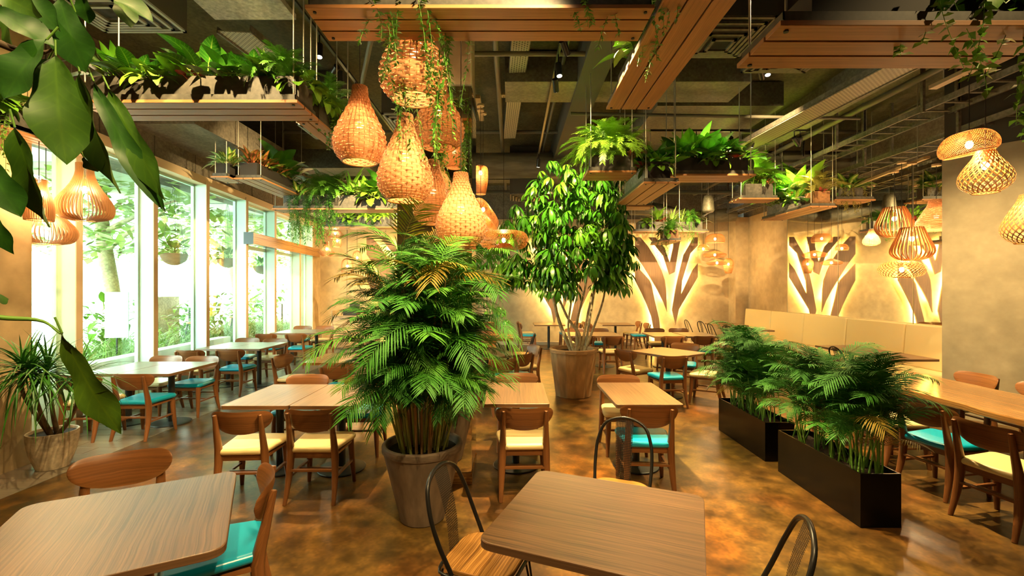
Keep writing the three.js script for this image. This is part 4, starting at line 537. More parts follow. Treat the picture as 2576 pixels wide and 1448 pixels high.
shelf(5.98, 6.74, -8.86, -8.42, 3.44, 'x', 'slatted hanging shelf with the trailing pot next to the mirrors');
q = trough(6.36, 3.44 + TY, -8.64, 0.42, 0.22, 0.24, M.boxGrey, 'pot with cream-leaved plant and trailing stems next to the mirrors', [['aglaonema', 0, 0, 1.3], ['gold', -0.1, 0.04, 1], ['darkfern', 0.1, 0, 0.8]]); trail(q, G.vine, M.fernBrown, -0.22, 0.22, 0.22, 0.12, 16, 0.6, 1.0, 41);
shelf(3.2, 5.2, -12.4, -12.0, 3.3, 'x', 'far slatted hanging shelf in front of the fully visible tree panel');
q = trough(4.2, 3.3 + TY, -12.2, 1.7, 0.24, 0.26, M.boxGrey, 'far planter trough above the fully visible tree panel', [['spider', 0.1, 0, 1.3], ['limelance', -0.3, 0, 0.9], ['pothos', -0.6, 0.05, 1.2], ['redleaf', -0.2, 0.06, 1.2], ['spider', 0.35, 0, 1.2], ['deep', 0.75, 0, 0.9], ['darkfern', 0.55, 0, 1]]); trail(q, G.vine, M.vine, 0.4, 0.72, 0.24, 0.13, 14, 0.7, 1.3, 51); trail(q, G.bead, M.vine, -0.8, -0.5, 0.24, 0.13, 6, 0.5, 0.9, 52);
shelf(3.57, 4.04, -11.8, -10.8, 2.93, 'z', 'low far hanging shelf with one brown box before the tree panel');
q = trough(3.8, 2.93 + TY, -11.0, 0.34, 0.24, 0.3, M.boxRust, 'brown box with trailing plant before the fully visible tree panel', [['deeppothos', -0.05, 0, 1.3], ['darkfern', 0.05, 0, 0.9]]); trail(q, G.vine, M.vineDark, -0.18, -0.12, 0.24, 0.0, 12, 0.8, 1.3, 61);
shelf(-4.56, -4.09, -9.0, -7.45, 3.6, 'z', 'slatted hanging shelf over the window tables with pink-leaved plants'); shelf(-4.86, -4.58, -7.75, -7.33, 3.6, 'x', 'short end of the hanging shelf over the window tables');
trough(-4.33, 3.6 + TY, -8.2, 0.28, 0.24, 1.45, M.boxBlack, 'dark planter of pink and cream plants over the window tables', [['cordyline', 0, 0.62, 1.05], ['cordyline', 0.05, 0.4, 1], ['aglaonema', 0, 0.2, 1], ['cordyline', 0.05, 0.0, 0.9], ['monstera', 0, -0.2, 1.3], ['aglaonema', 0, -0.4, 1.1], ['monstera', 0, -0.55, 1.1]]);
trough(-4.72, 3.6 + TY, -7.54, 0.24, 0.22, 0.24, M.boxBlack, 'small dark box with cream-striped plant over the window tables', [['aglaonema', 0, 0, 1.0], ['aglaonema', 0.08, 0.02, 0.9]]);
shelf(-4.6, -2.15, -9.12, -8.7, 3.32, 'x', 'slatted hanging shelf with curtain of trailing stems left of the column');
q = trough(-3.3, 3.32 + TY, -8.9, 2.2, 0.25, 0.27, M.boxGrey, 'long grey trough with thick hanging stems left of the column', [['aglaonema', -0.85, 0.05, 1.2], ['spider', -0.6, 0, 0.9], ['darkfern', -0.45, 0, 1.3], ['darkfern', -0.2, 0, 1.3], ['bromeliad', -0.05, 0.08, 0.9], ['dracaena', 0.15, 0, 1.35], ['gold', 0.0, 0.1, 0.8], ['aglaonema', 0.35, 0.03, 1.1], ['limelance', 0.45, 0, 0.8], ['redleaf', 0.42, 0.1, 0.8], ['pothos', 0.6, 0.1, 1.6], ['monstera', 0.75, 0, 1.1], ['lacy', 0.9, 0, 1]]); trail(q, G.willow, M.vineDark, -0.98, -0.62, 0.25, 0.13, 22, 0.6, 1.0, 71); trail(q, G.willow, M.vineDark, -0.55, -0.12, 0.25, 0.13, 24, 0.5, 1.1, 72); trail(q, G.bead, M.vine, 0.86, 1.05, 0.25, 0.13, 6, 0.4, 0.8, 73);
shelf(-4.75, -2.9, -11.7, -11.3, 3.32, 'x', 'far hanging shelf above the small slatted lamps at the left');
q = trough(-3.85, 3.32 + TY, -11.5, 1.6, 0.24, 0.26, M.boxGrey, 'far grey trough above the small slatted lamps', [['fern', -0.6, 0, 0.8], ['pothos', -0.2, 0, 1.2], ['fern', 0.1, 0, 0.8], ['pothos', 0.4, 0, 1.2], ['fern', 0.6, 0, 0.8]]); trail(q, G.vine, M.vine, -0.78, -0.6, 0.24, 0.13, 10, 0.5, 0.9, 81); trail(q, G.vine, M.vine, -0.3, -0.05, 0.24, 0.13, 10, 0.4, 0.7, 82); trail(q, G.vine, M.vine, 0.3, 0.5, 0.24, 0.13, 6, 0.4, 0.7, 83);
shelf(-4.94, -4.7, -5.1, -3.3, 3.3, 'z', 'slatted hanging shelf above the slatted lamps at the left edge', 3);
q = trough(-4.82, 3.3 + TY, -4.3, 0.2, 0.22, 1.3, M.boxGrey, 'grey planter with tangled creepers at the left edge', [['deeppothos', 0, 0.45, 1.2], ['deeppothos', 0.05, 0.2, 1.2], ['pothos', 0.05, 0.0, 1.2], ['deeppothos', 0, -0.3, 1.1]]); trail(q, G.bead, M.mid, 0.08, 0.12, 0.22, 0.5, 8, 0.8, 1.6, 91); trail(q, G.bead, M.mid, 0.08, 0.12, 0.22, 0.1, 9, 0.8, 1.8, 92);

// ---------- pendant lamps ----------
const prof = (pts) => { const c = new THREE.CatmullRomCurve3(pts.map(([r, y]) => V(r, y, 0)), false, 'centripetal'); return (t) => { const p = c.getPoint(t); return [Math.max(0.003, p.x), p.y]; }; };
function weave(f, rows, waves, amp, jit = 0.002, sd = 1) {   // horizontal bands passing in and out round upright stakes
  reseed(sd); const P = [], U = [], I = [], seg = waves * 4;
  for (let i = 0; i < rows; i++) {
    const t0 = i / rows, t1 = (i + 0.9) / rows, [ra, ya] = f(t0), [rb, yb] = f(t1), j = rr(-jit, jit), b = P.length / 3, ph = i % 2 ? Math.PI : 0;
    for (let k = 0; k <= seg; k++) { const th = k / seg * 2 * Math.PI, w = amp * Math.sin(waves * th + ph) + j; for (let e = 0; e < 3; e++) { const r = (e === 0 ? ra : e === 1 ? (ra + rb) / 2 + amp * 0.5 : rb) + w, y = ya + (yb - ya) * e / 2 + 0.0015 * Math.sin(3 * th + i); P.push(r * Math.cos(th), y, r * Math.sin(th)); U.push(th * rb, e * 0.01 + i * 0.037); } if (k < seg) for (let e = 0; e < 2; e++) { const q0 = b + k * 3 + e; I.push(q0, q0 + 1, q0 + 3, q0 + 1, q0 + 4, q0 + 3); } }
  }
  return geo(P, I, U);
}
const stakes = (f, n, r) => merge([...Array(n).keys()].map((k) => { const a = k / n * 6.2832 + 0.1; return tube([...Array(9).keys()].map((i) => { const [rr0, y] = f(i / 8); return V(rr0 * Math.cos(a), y, rr0 * Math.sin(a)); }), r, 12, 4); }));
function lattice(f, n, turns, w, th, steps = 24) {   // flat strips winding both ways round a profile
  const P = [], U = [], I = [];
  for (const dir of [-1, 1]) for (let k = 0; k < n; k++) {
    const b = P.length / 3;
    for (let i = 0; i <= steps; i++) { const t = i / steps, [r, y] = f(t), a = k / n * 6.2832 + dir * turns * 6.2832 * t, [r2, y2] = f(Math.min(1, t + 0.01)), dy = y2 - y, dr = r2 - r, l = Math.hypot(dy, dr) || 1, R0 = r + (dir > 0 ? th : 0); const ang = w / 2 / Math.max(r, 0.04); for (const e of [-1, 1]) { P.push(R0 * Math.cos(a + e * ang), y, R0 * Math.sin(a + e * ang)); U.push(t, e * w); } if (i < steps) { const q0 = b + i * 2; I.push(q0, q0 + 1, q0 + 2, q0 + 1, q0 + 3, q0 + 2); } }
  }
  return geo(P, I, U);
}
function finGeo(f, depth, th, n = 16) {   // one upright slat following the profile
  const P = [], I = [], U = [];
  for (let i = 0; i <= n; i++) { const [r, y] = f(i / n), [ra, ya] = f(Math.max(0, i / n - 0.02)), [rb, yb] = f(Math.min(1, i / n + 0.02)), dx = rb - ra, dy = yb - ya, l = Math.hypot(dx, dy) || 1, nx = -dy / l, ny = dx / l; const inn = [Math.max(0.004, r - nx * depth), y - ny * depth]; for (const [q0, z] of [[[r, y], -th], [[r, y], th], [inn, th], [inn, -th]]) { P.push(q0[0], q0[1], z / 2); U.push(i / n * 0.6, z + q0[0]); } if (i < n) for (let k = 0; k < 4; k++) { const a = i * 4 + k, b = i * 4 + (k + 1) % 4; I.push(a, a + 4, b, b, a + 4, b + 4); } }
  const g = geo(P, I, U).toNonIndexed(); g.computeVertexNormals(); return g;
}
function lamp(name, label, x, y, z, cordTop, power, build, o = {}) {   // y is the lower rim of the shade
  const t = thing(name, label, 'pendant lamp', [x, y, z], o.turn ?? 0, 'woven and slatted pendant lamps'); const sc = o.s ?? 1, h = build(t) * sc, by = o.bulb !== undefined ? o.bulb * sc : h * 0.5; for (const c of t.children) { c.scale.multiplyScalar(sc); c.position.multiplyScalar(sc); }
  mesh('cord', rod(V(0, by + 0.09, 0), V(0, cordTop - y, 0), 0.004, 6), M.cord, t); mesh('socket', cyl(0.02, 0.02, 0.07, 0, by + 0.07, 0, 12), M.canopyWood, t);
  mesh('canopy', cyl(0.06, 0.06, 0.03, 0, cordTop - y - 0.015, 0, 20), M.canopyWood, t);
  mesh('bulb', new THREE.SphereGeometry(0.032, 14, 10).scale(1, 1.3, 1).translate(0, by, 0), M.bulb, t);
  const l = new THREE.PointLight(WARM, power * LAMP); l.position.set(0, by, 0); l.shadow.radius = 1.5; l.name = 'lamp_light'; t.add(l);
  return t;
}
const gourdP = (R0, H) => prof([[R0 * 0.27, H], [R0 * 0.29, H * 0.9], [R0 * 0.42, H * 0.76], [R0 * 0.68, H * 0.57], [R0 * 0.93, H * 0.38], [R0, H * 0.25], [R0 * 0.93, H * 0.11], [R0 * 0.66, 0]]);
const gourd = (R0, H, sd, mat = M.rattan, rows = 28, waves = 16) => (t) => { const f = gourdP(R0, H); mesh('shade', weave(f, rows, waves, R0 * 0.03, 0.003, sd), mat, t); mesh('stakes', stakes(f, waves * 2, 0.0032), M.bamboo, t); mesh('rim', new THREE.TorusGeometry(R0 * 0.66, 0.007, 6, 40).rotateX(Math.PI / 2), M.bambooPale, t); return H; };
// wicker gourds round the mirrored column
lamp('wicker_lamp', 'wicker gourd pendant, leftmost of the cluster before the column', -1.27, 2.87, -3.8, 4.9, 3.4, gourd(0.212, 0.63, 1)); lamp('wicker_lamp', 'wicker gourd pendant in the middle of the cluster, tallest in view', -0.845, 2.51, -3.6, 4.9, 3.4, gourd(0.21, 0.68, 2)); lamp('wicker_lamp', 'wicker gourd pendant hanging lowest, right of the cluster', -0.435, 2.19, -3.88, 4.9, 3.4, gourd(0.21, 0.61, 3)); lamp('wicker_lamp', 'large wicker pendant at the top of the cluster, wrapped in vines', -0.78, 3.32, -3.62, 5.1, 4, gourd(0.265, 0.72, 4));
lamp('wicker_lamp', 'wicker gourd pendant seen only in the column mirror, paler one', -1.17, 3.3, -1.18, 5.1, 4, gourd(0.2, 0.55, 5, M.rattanPale)); lamp('wicker_lamp', 'wicker gourd pendant seen only in the column mirror, higher one', -1.0, 3.9, -0.6, 5.1, 4, gourd(0.2, 0.55, 6));
// slatted onion lamps at the left
const fins0 = (f, n, depth, th = 0.004, mat = M.slatWood) => (t) => { const g = finGeo(f, depth, th); for (let i = 0; i < n; i++) { const o = mesh('slat', g, mat, t); o.rotation.y = i / n * 6.2832; } const [r0, y0] = f(0), [r1, y1] = f(1); mesh('ring', new THREE.TorusGeometry(Math.max(0.02, r0 - depth / 2), 0.006, 6, 32).rotateX(Math.PI / 2).translate(0, y0 - 0.02, 0), mat, t); mesh('ring', new THREE.TorusGeometry(Math.max(0.02, r1 - depth / 2), 0.006, 6, 32).rotateX(Math.PI / 2).translate(0, y1 + 0.01, 0), mat, t); return y0; };
lamp('slatted_lamp', 'onion-shaped slatted wood pendant at the left, the higher of two', -4.74, 2.56, -5.05, 4.9, 4, fins0(prof([[0.095, 0.76], [0.10, 0.62], [0.16, 0.46], [0.28, 0.27], [0.31, 0.15], [0.27, 0.05], [0.12, 0.0]]), 46, 0.03), { bulb: 0.42, s: 0.84 });
lamp('slatted_lamp', 'squat onion slatted wood pendant at the left, the lower of two', -5.1, 2.30, -4.98, 4.9, 4, fins0(prof([[0.06, 0.62], [0.075, 0.5], [0.2, 0.34], [0.31, 0.2], [0.315, 0.11], [0.26, 0.03], [0.16, 0.0]]), 46, 0.03), { bulb: 0.3, s: 0.84 });
lamp('slatted_lamp', 'narrow slatted wood pendant at the left edge', -5.2, 2.5, -4.6, 4.9, 4, fins0(prof([[0.085, 0.52], [0.085, 0.42], [0.12, 0.3], [0.15, 0.14], [0.14, 0.0]]), 40, 0.02), { bulb: 0.34, s: 0.8 }).position.x = -4.78;
// small slatted lamps at the far left
const FZ = -12.4;
lamp('slatted_lamp', 'small flared slatted pendant at the far left, lowest left', -5.05, 2.68, FZ, 5.1, 2.8, fins0(prof([[0.06, 0.4], [0.07, 0.3], [0.13, 0.18], [0.21, 0.1], [0.14, 0.02], [0.1, 0]]), 30, 0.02), { bulb: 0.2 }); lamp('slatted_lamp', 'small slatted pendant with the brightest bulb at the far left', -4.84, 2.95, FZ - 0.2, 5.1, 2.8, fins0(prof([[0.06, 0.3], [0.1, 0.22], [0.125, 0.1], [0.1, 0]]), 26, 0.02), { bulb: 0.18 }); lamp('slatted_lamp', 'small saucer-shaped slatted pendant at the far left, highest', -4.72, 3.14, FZ + 0.25, 5.1, 2.8, fins0(prof([[0.12, 0.22], [0.17, 0.16], [0.23, 0.1], [0.16, 0.02], [0.12, 0]]), 34, 0.02), { bulb: 0.14 }); lamp('slatted_lamp', 'small domed cage pendant at the far left, lower of two', -4.52, 2.24, FZ - 0.1, 5.1, 2.8, fins0(prof([[0.02, 0.4], [0.1, 0.37], [0.15, 0.28], [0.16, 0.14], [0.16, 0]]), 34, 0.012, 0.003), { bulb: 0.18 }); lamp('slatted_lamp', 'small domed cage pendant at the far left, higher of two', -4.32, 2.46, FZ - 0.3, 5.1, 2.8, fins0(prof([[0.02, 0.4], [0.09, 0.37], [0.125, 0.28], [0.13, 0.14], [0.13, 0]]), 30, 0.012, 0.003), { bulb: 0.2 });
// fine mesh lamps behind the column
const net = (f, n, turns, w, mat = M.bamboo, steps = 26) => (t) => { mesh('shade', lattice(f, n, turns, w, 0.002, steps), mat, t); const [r0, y0] = f(0), [r1, y1] = f(1); mesh('rim', new THREE.TorusGeometry(r1, 0.006, 6, 40).rotateX(Math.PI / 2).translate(0, y1, 0), mat, t); mesh('rim', new THREE.TorusGeometry(r0, 0.005, 6, 24).rotateX(Math.PI / 2).translate(0, y0, 0), mat, t); return Math.max(y0, y1); };
lamp('mesh_lamp', 'tall capsule-shaped woven mesh pendant behind the column', -0.535, 3.42, -7.75, 4.86, 4, net(prof([[0.05, 0.48], [0.11, 0.45], [0.125, 0.34], [0.12, 0.2], [0.1, 0.08], [0.085, 0]]), 56, 0.25, 0.006), { bulb: 0.36 });
const disc = (R0, h) => prof([[0.03, h * 0.95], [R0 * 0.5, h], [R0 * 0.85, h * 0.85], [R0, h * 0.5], [R0 * 0.85, h * 0.12], [R0 * 0.5, 0], [R0 * 0.3, h * 0.12]]);
lamp('mesh_lamp', 'tilted round woven mesh pendant behind the lowest wicker lamp, upper disc', -0.5, 2.98, -7.9, 4.86, 4, (t) => { const g = new THREE.Group(); net(disc(0.31, 0.24), 84, 0.18, 0.0065)(t); for (const o of [...t.children]) { o.rotation.z = -0.95; o.position.set(-0.05, 0.06, 0); } return 0.4; }, { bulb: 0.2 }); lamp('mesh_lamp', 'tilted round woven mesh pendant behind the lowest wicker lamp, lower disc', -0.52, 2.75, -7.55, 4.86, 4, (t) => { net(disc(0.28, 0.26), 84, 0.18, 0.0065)(t); for (const o of [...t.children]) { o.rotation.z = -0.85; o.position.set(-0.04, 0.03, 0); } return 0.4; }, { bulb: 0.16 });
lamp('mesh_lamp', 'flat pebble-shaped woven mesh pendant low beside the potted tree', -0.13, 2.43, -7.15, 4.86, 4, net(prof([[0.03, 0.24], [0.2, 0.28], [0.34, 0.25], [0.385, 0.14], [0.33, 0.03], [0.2, 0], [0.1, 0.08]]), 96, 0.16, 0.0065), { bulb: 0.14 });
// woven lamps over the communal table
lamp('mesh_lamp', 'mushroom-cap woven pendant at the right edge', 4.57, 3.16, -4.55, 4.0, 2.8, (t) => { net(prof([[0.03, 0.29], [0.15, 0.285], [0.25, 0.22], [0.3, 0.11], [0.29, 0.03], [0.255, 0]]), 62, 0.3, 0.0085)(t); for (const o of t.children) o.rotation.z = 0.17; return 0.3; }, { bulb: 0.12, s: 0.76 });
lamp('lattice_lamp', 'diamond-lattice gourd pendant hanging under the mushroom-cap lamp', 4.68, 2.76, -4.5, 4.0, 2.2, net(prof([[0.085, 0.49], [0.12, 0.41], [0.2, 0.29], [0.245, 0.18], [0.22, 0.08], [0.12, 0]]), 22, 0.28, 0.014, M.bambooPale), { bulb: 0.32, s: 0.84 });
lamp('lattice_lamp', 'large diamond-lattice gourd pendant cut by the right edge', 4.62, 2.22, -4.05, 4.0, 2.2, net(prof([[0.09, 0.54], [0.12, 0.46], [0.2, 0.31], [0.25, 0.17], [0.22, 0.07], [0.13, 0]]), 26, 0.28, 0.013, M.bambooPale), { bulb: 0.34, s: 0.8 });
// lamps over the booth
const cage = prof([[0.19, 0.66], [0.24, 0.5], [0.34, 0.16], [0.3, 0.06], [0.13, 0.0]]);
lamp('slatted_lamp', 'diamond-shaped stick pendant before the mirrors, the nearer of two', 6.15, 2.24, -7.0, 3.75, 5, fins0(prof([[0.18, 0.64], [0.25, 0.45], [0.345, 0.17], [0.26, 0.05], [0.12, 0.0]]), 30, 0.016, 0.016, M.bamboo), { bulb: 0.42, s: 0.8 }); lamp('slatted_lamp', 'diamond-shaped stick pendant before the mirrors, the farther of two', 6.3, 2.65, -7.5, 3.75, 5, fins0(prof([[0.17, 0.58], [0.24, 0.42], [0.31, 0.2], [0.24, 0.06], [0.12, 0.0]]), 28, 0.016, 0.016, M.bamboo), { bulb: 0.36, s: 0.86 });
lamp('lattice_lamp', 'flat donut-shaped lattice pendant below the stick lamps', 5.95, 1.98, -6.95, 3.75, 5, net(prof([[0.05, 0.28], [0.2, 0.28], [0.32, 0.21], [0.345, 0.13], [0.28, 0.03], [0.12, 0.0]]), 34, 0.26, 0.011, M.bambooPale), { bulb: 0.14, s: 0.86 });
lamp('wicker_lamp', 'wicker bell pendant partly hidden by the grey pier', 6.62, 2.72, -7.1, 3.75, 5, (t) => { const f = prof([[0.11, 0.55], [0.12, 0.46], [0.2, 0.32], [0.29, 0.14], [0.3, 0.03], [0.29, 0]]); mesh('shade', weave(f, 26, 18, 0.006, 0.002, 8), M.rattan, t); mesh('stakes', stakes(f, 36, 0.002), M.bamboo, t); return 0.5; }, { s: 0.86 }); lamp('wicker_lamp', 'small pale basket pendant before the mirrors', 6.75, 2.62, -8.55, 3.75, 5, gourd(0.17, 0.38, 9, M.rattanPale, 26, 12), { s: 0.8 });
// five small lamps in the far corner
const CZ = -13.0;
lamp('mesh_lamp', 'small dome woven pendant in the far corner, highest', 5.8, 3.12, CZ, 5.1, 2.4, net(prof([[0.03, 0.24], [0.18, 0.22], [0.26, 0.1], [0.25, 0]]), 60, 0.2, 0.008), { bulb: 0.1 }); lamp('mesh_lamp', 'small dome woven pendant in the far corner, leftmost', 5.38, 2.88, CZ + 0.2, 5.1, 2.4, net(prof([[0.03, 0.16], [0.1, 0.15], [0.16, 0.06], [0.15, 0]]), 44, 0.2, 0.008), { bulb: 0.04 }); lamp('mesh_lamp', 'wide hat-shaped woven pendant in the far corner', 5.88, 2.7, CZ - 0.2, 5.1, 2.4, net(prof([[0.03, 0.2], [0.15, 0.16], [0.32, 0.09], [0.28, 0.02], [0.14, 0]]), 64, 0.2, 0.008), { bulb: 0.08 }); lamp('mesh_lamp', 'flat leaf-shaped woven pendant in the far corner, lowest left', 5.72, 2.46, CZ + 0.3, 5.1, 2.4, net(prof([[0.03, 0.17], [0.14, 0.13], [0.28, 0.06], [0.2, 0.0], [0.1, 0]]), 60, 0.2, 0.008), { bulb: 0.06 }); lamp('mesh_lamp', 'small capsule woven pendant in the far corner, rightmost', 6.18, 2.24, CZ, 5.1, 2.4, net(prof([[0.06, 0.42], [0.13, 0.34], [0.14, 0.24], [0.1, 0.05], [0.08, 0]]), 48, 0.22, 0.007, M.bambooPale), { bulb: 0.26 });

// ---------- ceiling services ----------
function tagMesh(name, g, m, label, cat, group) { return tag(mesh(name, g, m), label, cat, group); }
function track(x0, z0, x1, z1, y, label) { tagMesh('lighting_track', bar(V(x0, y, z0), V(x1, y, z1), 0.035, 0.03), M.blackMetal, label, 'track'); }
track(-2.2, 0.5, -2.2, -13, 4.72, 'black lighting track above the window tables'); track(0.55, 0.2, 0.55, -13, 4.6, 'black lighting track left of the slatted shelf running towards us'); track(2.4, -7.9, 5.1, -7.9, 4.55, 'black lighting track crossing above the right shelves'); track(3.2, 0.5, 3.2, -6, 4.75, 'black lighting track above the planter boxes');
function spot(x, y, z, tx, ty, tz, I, label, ang = 0.5) {
  const t = thing('track_spotlight', label, 'spotlight', [x, y, z], 0, 'black track spotlights'), d = V(tx - x, ty - y, tz - z).normalize(), a = V(0, -0.12, 0), b = a.clone().addScaledVector(d, 0.14);
  mesh('arm', rod(V(0, 0.02, 0), a, 0.01), M.blackMetal, t); mesh('housing', rod(a.clone().addScaledVector(d, -0.02), b, 0.038, 18), M.blackMetal, t); mesh('lens', rod(b, b.clone().addScaledVector(d, 0.004), 0.03, 18), M.spotLens, t);
  const l = new THREE.SpotLight(SPOTC, I * SPOT, 0, ang, 0.7); l.position.copy(b).addScaledVector(d, 0.012); l.target.position.copy(l.position).add(d); l.shadow.radius = 1.6; l.name = 'spot_light'; t.add(l, l.target);
}
const SP = [
  [-2.2, 4.7, -2.3, -2.6, 3.55, -3.9, 34, 'spotlight aimed at the upper left trough', 0.65], [-2.2, 4.7, -5.2, -1.9, 0.7, -4.4, 50, 'spotlight aimed at the joined table pair', 0.5], [-2.2, 4.7, -5.7, -4.3, 3.8, -8.0, 40, 'spotlight aimed at the pink-leaved planter', 0.42], [-2.2, 4.7, -6.4, -3.3, 3.5, -8.9, 80, 'spotlight aimed at the trough with hanging stems', 0.5], [-2.2, 4.7, -9.6, -3.8, 3.4, -11.5, 50, 'spotlight aimed at the far left trough', 0.45], [-2.2, 4.7, -11, -3.7, 1.6, -14.4, 75, 'spotlight washing the far left of the back wall', 0.65], [-2.2, 4.7, -0.2, -1.1, 2.4, -1.1, 7, 'spotlight aimed down at the close-up leaves', 0.6], [-2.2, 4.7, -3.1, -1.2, 0.0, -2.9, 16, 'spotlight aimed at the left foreground floor', 0.6],
  [3.2, 4.73, -0.9, 2.3, 2.95, -2.1, 7, 'spotlight aimed at the vines at the top right', 0.4], [-2.2, 4.7, -3.0, -4.4, 1.0, -4.35, 26, 'spotlight aimed at the dracaena', 0.32], [0.55, 4.58, 0.15, -1.02, 2.2, -1.12, 20, 'spotlight aimed at the close-up leaves from behind us', 0.4], [-2.2, 4.7, -3.6, -4.75, 3.3, -4.3, 30, 'spotlight aimed at the creepers at the left edge', 0.4], [0.55, 4.58, -1.6, -0.6, 3.1, -3.3, 34, 'spotlight aimed at the trailing vines', 0.5], [0.55, 4.58, -2.4, -0.7, 1.6, -3.6, 30, 'spotlight aimed at the bamboo palm', 0.42], [0.55, 4.58, -5.4, 0.9, 0.0, -4.6, 70, 'spotlight aimed at the aisle floor', 0.6], [0.55, 4.58, -4.9, 1.3, 3.6, -6.2, 16, 'spotlight aimed at the bright fern', 0.5], [0.55, 4.58, -5.8, 1.0, 2.9, -7.7, 50, 'spotlight aimed at the umbrella tree', 0.55], [0.55, 4.58, -9.4, 0.3, 0.5, -10.8, 70, 'spotlight aimed at the far centre tables', 0.6], [0.55, 4.58, -10.8, -0.6, 1.6, -14.4, 75, 'spotlight washing the centre of the back wall', 0.65], [0.55, 4.58, -11.4, 2.6, 1.8, -14.4, 66, 'spotlight washing the back wall between the tree panels', 0.65], [0.55, 4.58, -4.2, 1.9, 0.0, -2.9, 60, 'spotlight aimed at the foreground aisle', 0.55],
  [3.2, 4.53, -7.9, 2.9, 0.4, -6.8, 70, 'spotlight aimed at the turned table', 0.55], [4.9, 4.53, -7.9, 6.2, 3.5, -8.7, 16, 'spotlight aimed at the pot next to the mirrors', 0.5], [4.2, 4.53, -7.9, 3.9, 0.5, -10.4, 80, 'spotlight aimed at the tables before the tree panel', 0.55], [4.5, 4.53, -7.9, 4.2, 3.4, -12.2, 110, 'spotlight aimed at the far trough before the tree panel', 0.3], [5.0, 4.53, -7.9, 6.3, 0.8, -11.6, 100, 'spotlight aimed at the far bench', 0.6], [3.8, 4.53, -7.9, 6.2, 2.2, -14.3, 90, 'spotlight washing the far right corner', 0.45],
  [3.2, 4.73, -5.7, 2.8, 0.6, -4.8, 40, 'spotlight aimed at the planter boxes', 0.5], [3.2, 4.73, -4.2, 4.6, 0.7, -4.2, 50, 'spotlight aimed at the communal table', 0.55], [3.2, 4.7, -5.5, 2.6, 3.55, -6.2, 30, 'spotlight aimed at the long black trough', 0.55], [3.2, 4.73, -5.85, 5.3, 3.6, -8.7, 42, 'spotlight aimed at the pots before the mirrors', 0.42], [0.55, 4.58, -0.6, 0.42, 0.7, -2.1, 26, 'spotlight aimed at the centre foreground table', 0.6], [3.2, 4.73, -5.6, 6.6, 1.6, -5.4, 60, 'spotlight washing the grey pier', 0.5], [3.2, 4.73, -3.5, 0.9, 3.8, -3.2, 16, 'spotlight aimed at the top centre shelf', 0.5],
];
for (const a of SP) spot(...a);
// ducts
tagMesh('ventilation_duct', between(new THREE.CylinderGeometry(0.28, 0.28, 9, 24, 1), V(-1.5, 4.55, -10.2), V(7.2, 4.55, -10.0)), M.duct, 'round grey duct crossing the ceiling behind the column', 'duct'); tagMesh('ventilation_duct', rbox(3.4, 0.42, 0.7, 0.01, 1.6, 4.86, -6.6), M.duct, 'rectangular duct above the umbrella tree', 'duct'); tagMesh('ventilation_duct', bx(2.3, 4.3, 4.7, 5.08, -13, -7.2), M.duct, 'wide olive duct running back at the right of centre', 'duct'); tagMesh('ventilation_duct', bx(-4.9, -3.0, 4.35, 4.75, -10.3, -9.6), M.duct, 'grey duct above the window tables', 'duct');
tagMesh('ventilation_duct', bx(-6.0, -4.6, 4.2, 4.62, -13.5, -6.6), M.upper, 'boxed duct along the top of the window wall', 'duct');
tagMesh('ceiling_panel', bx(-3.3, -2.4, 4.8, 4.86, -5.06, -3.6), M.board, 'pale ceiling board at the top left between the shelves', 'panel'); tagMesh('ceiling_beam', bx(-6.2, 8.2, 4.72, 5.1, -12.6, -12.2), M.duct, 'concrete beam across the far ceiling', 'beam'); tagMesh('ceiling_beam', bx(0.9, 1.25, 4.62, 5.1, -12.2, -2.0), M.ductDark, 'dark beam running back along the centre of the ceiling', 'beam'); tagMesh('ceiling_beam', bx(5.0, 5.35, 4.7, 5.1, -12.2, 1), M.upper, 'beam running back over the communal table', 'beam');
function diffuser(x, y, z, w, mat, label) { const t = thing('air_diffuser', label, 'air vent', [x, y, z]); for (let i = 0; i < 5; i++) { const s = w * (1 - i * 0.17), q0 = s / 2; mesh('vane', [bx(-q0, q0, -i * 0.018 - 0.02, -i * 0.018, -q0, -q0 + 0.03), bx(-q0, q0, -i * 0.018 - 0.02, -i * 0.018, q0 - 0.03, q0), bx(-q0, -q0 + 0.03, -i * 0.018 - 0.02, -i * 0.018, -q0, q0), bx(q0 - 0.03, q0, -i * 0.018 - 0.02, -i * 0.018, -q0, q0)], mat, t); } mesh('plenum', bx(-w / 2, w / 2, 0, 5.085 - y, -w / 2, w / 2), M.ductDark, t); }
diffuser(2.1, 4.35, -4.6, 0.75, M.duct, 'square stepped air diffuser left of the top right shelf'); diffuser(3.05, 4.35, -4.95, 0.75, M.duct, 'square stepped air diffuser behind the top right shelf'); diffuser(-3.82, 4.5, -4.33, 0.85, M.lightGrille, 'pale stepped air diffuser at the upper left'); diffuser(-2.9, 4.3, -7.2, 0.7, M.lightGrille, 'pale air diffuser above the pink-leaved planter'); diffuser(-1.5, 4.3, -6.8, 0.7, M.lightGrille, 'air grille left of the mirrored column'); diffuser(0.35, 4.0, -10.9, 0.8, M.galv, 'metal cassette unit above the umbrella tree');
function tray(x0, z0, x1, z1, y, w, label) { const a = V(x0, y, z0), b = V(x1, y, z1), t = thing('perforated_tray', label, 'cable tray'); mesh('tray_base', bar(a, b, w, 0.012), M.perf, t); const n = V(b.z - a.z, 0, a.x - b.x).normalize().multiplyScalar(w / 2); mesh('tray_side', bar(a.clone().add(n).add(V(0, 0.03, 0)), b.clone().add(n).add(V(0, 0.03, 0)), 0.012, 0.07), M.galv, t); mesh('tray_side', bar(a.clone().sub(n).add(V(0, 0.03, 0)), b.clone().sub(n).add(V(0, 0.03, 0)), 0.012, 0.07), M.galv, t); }
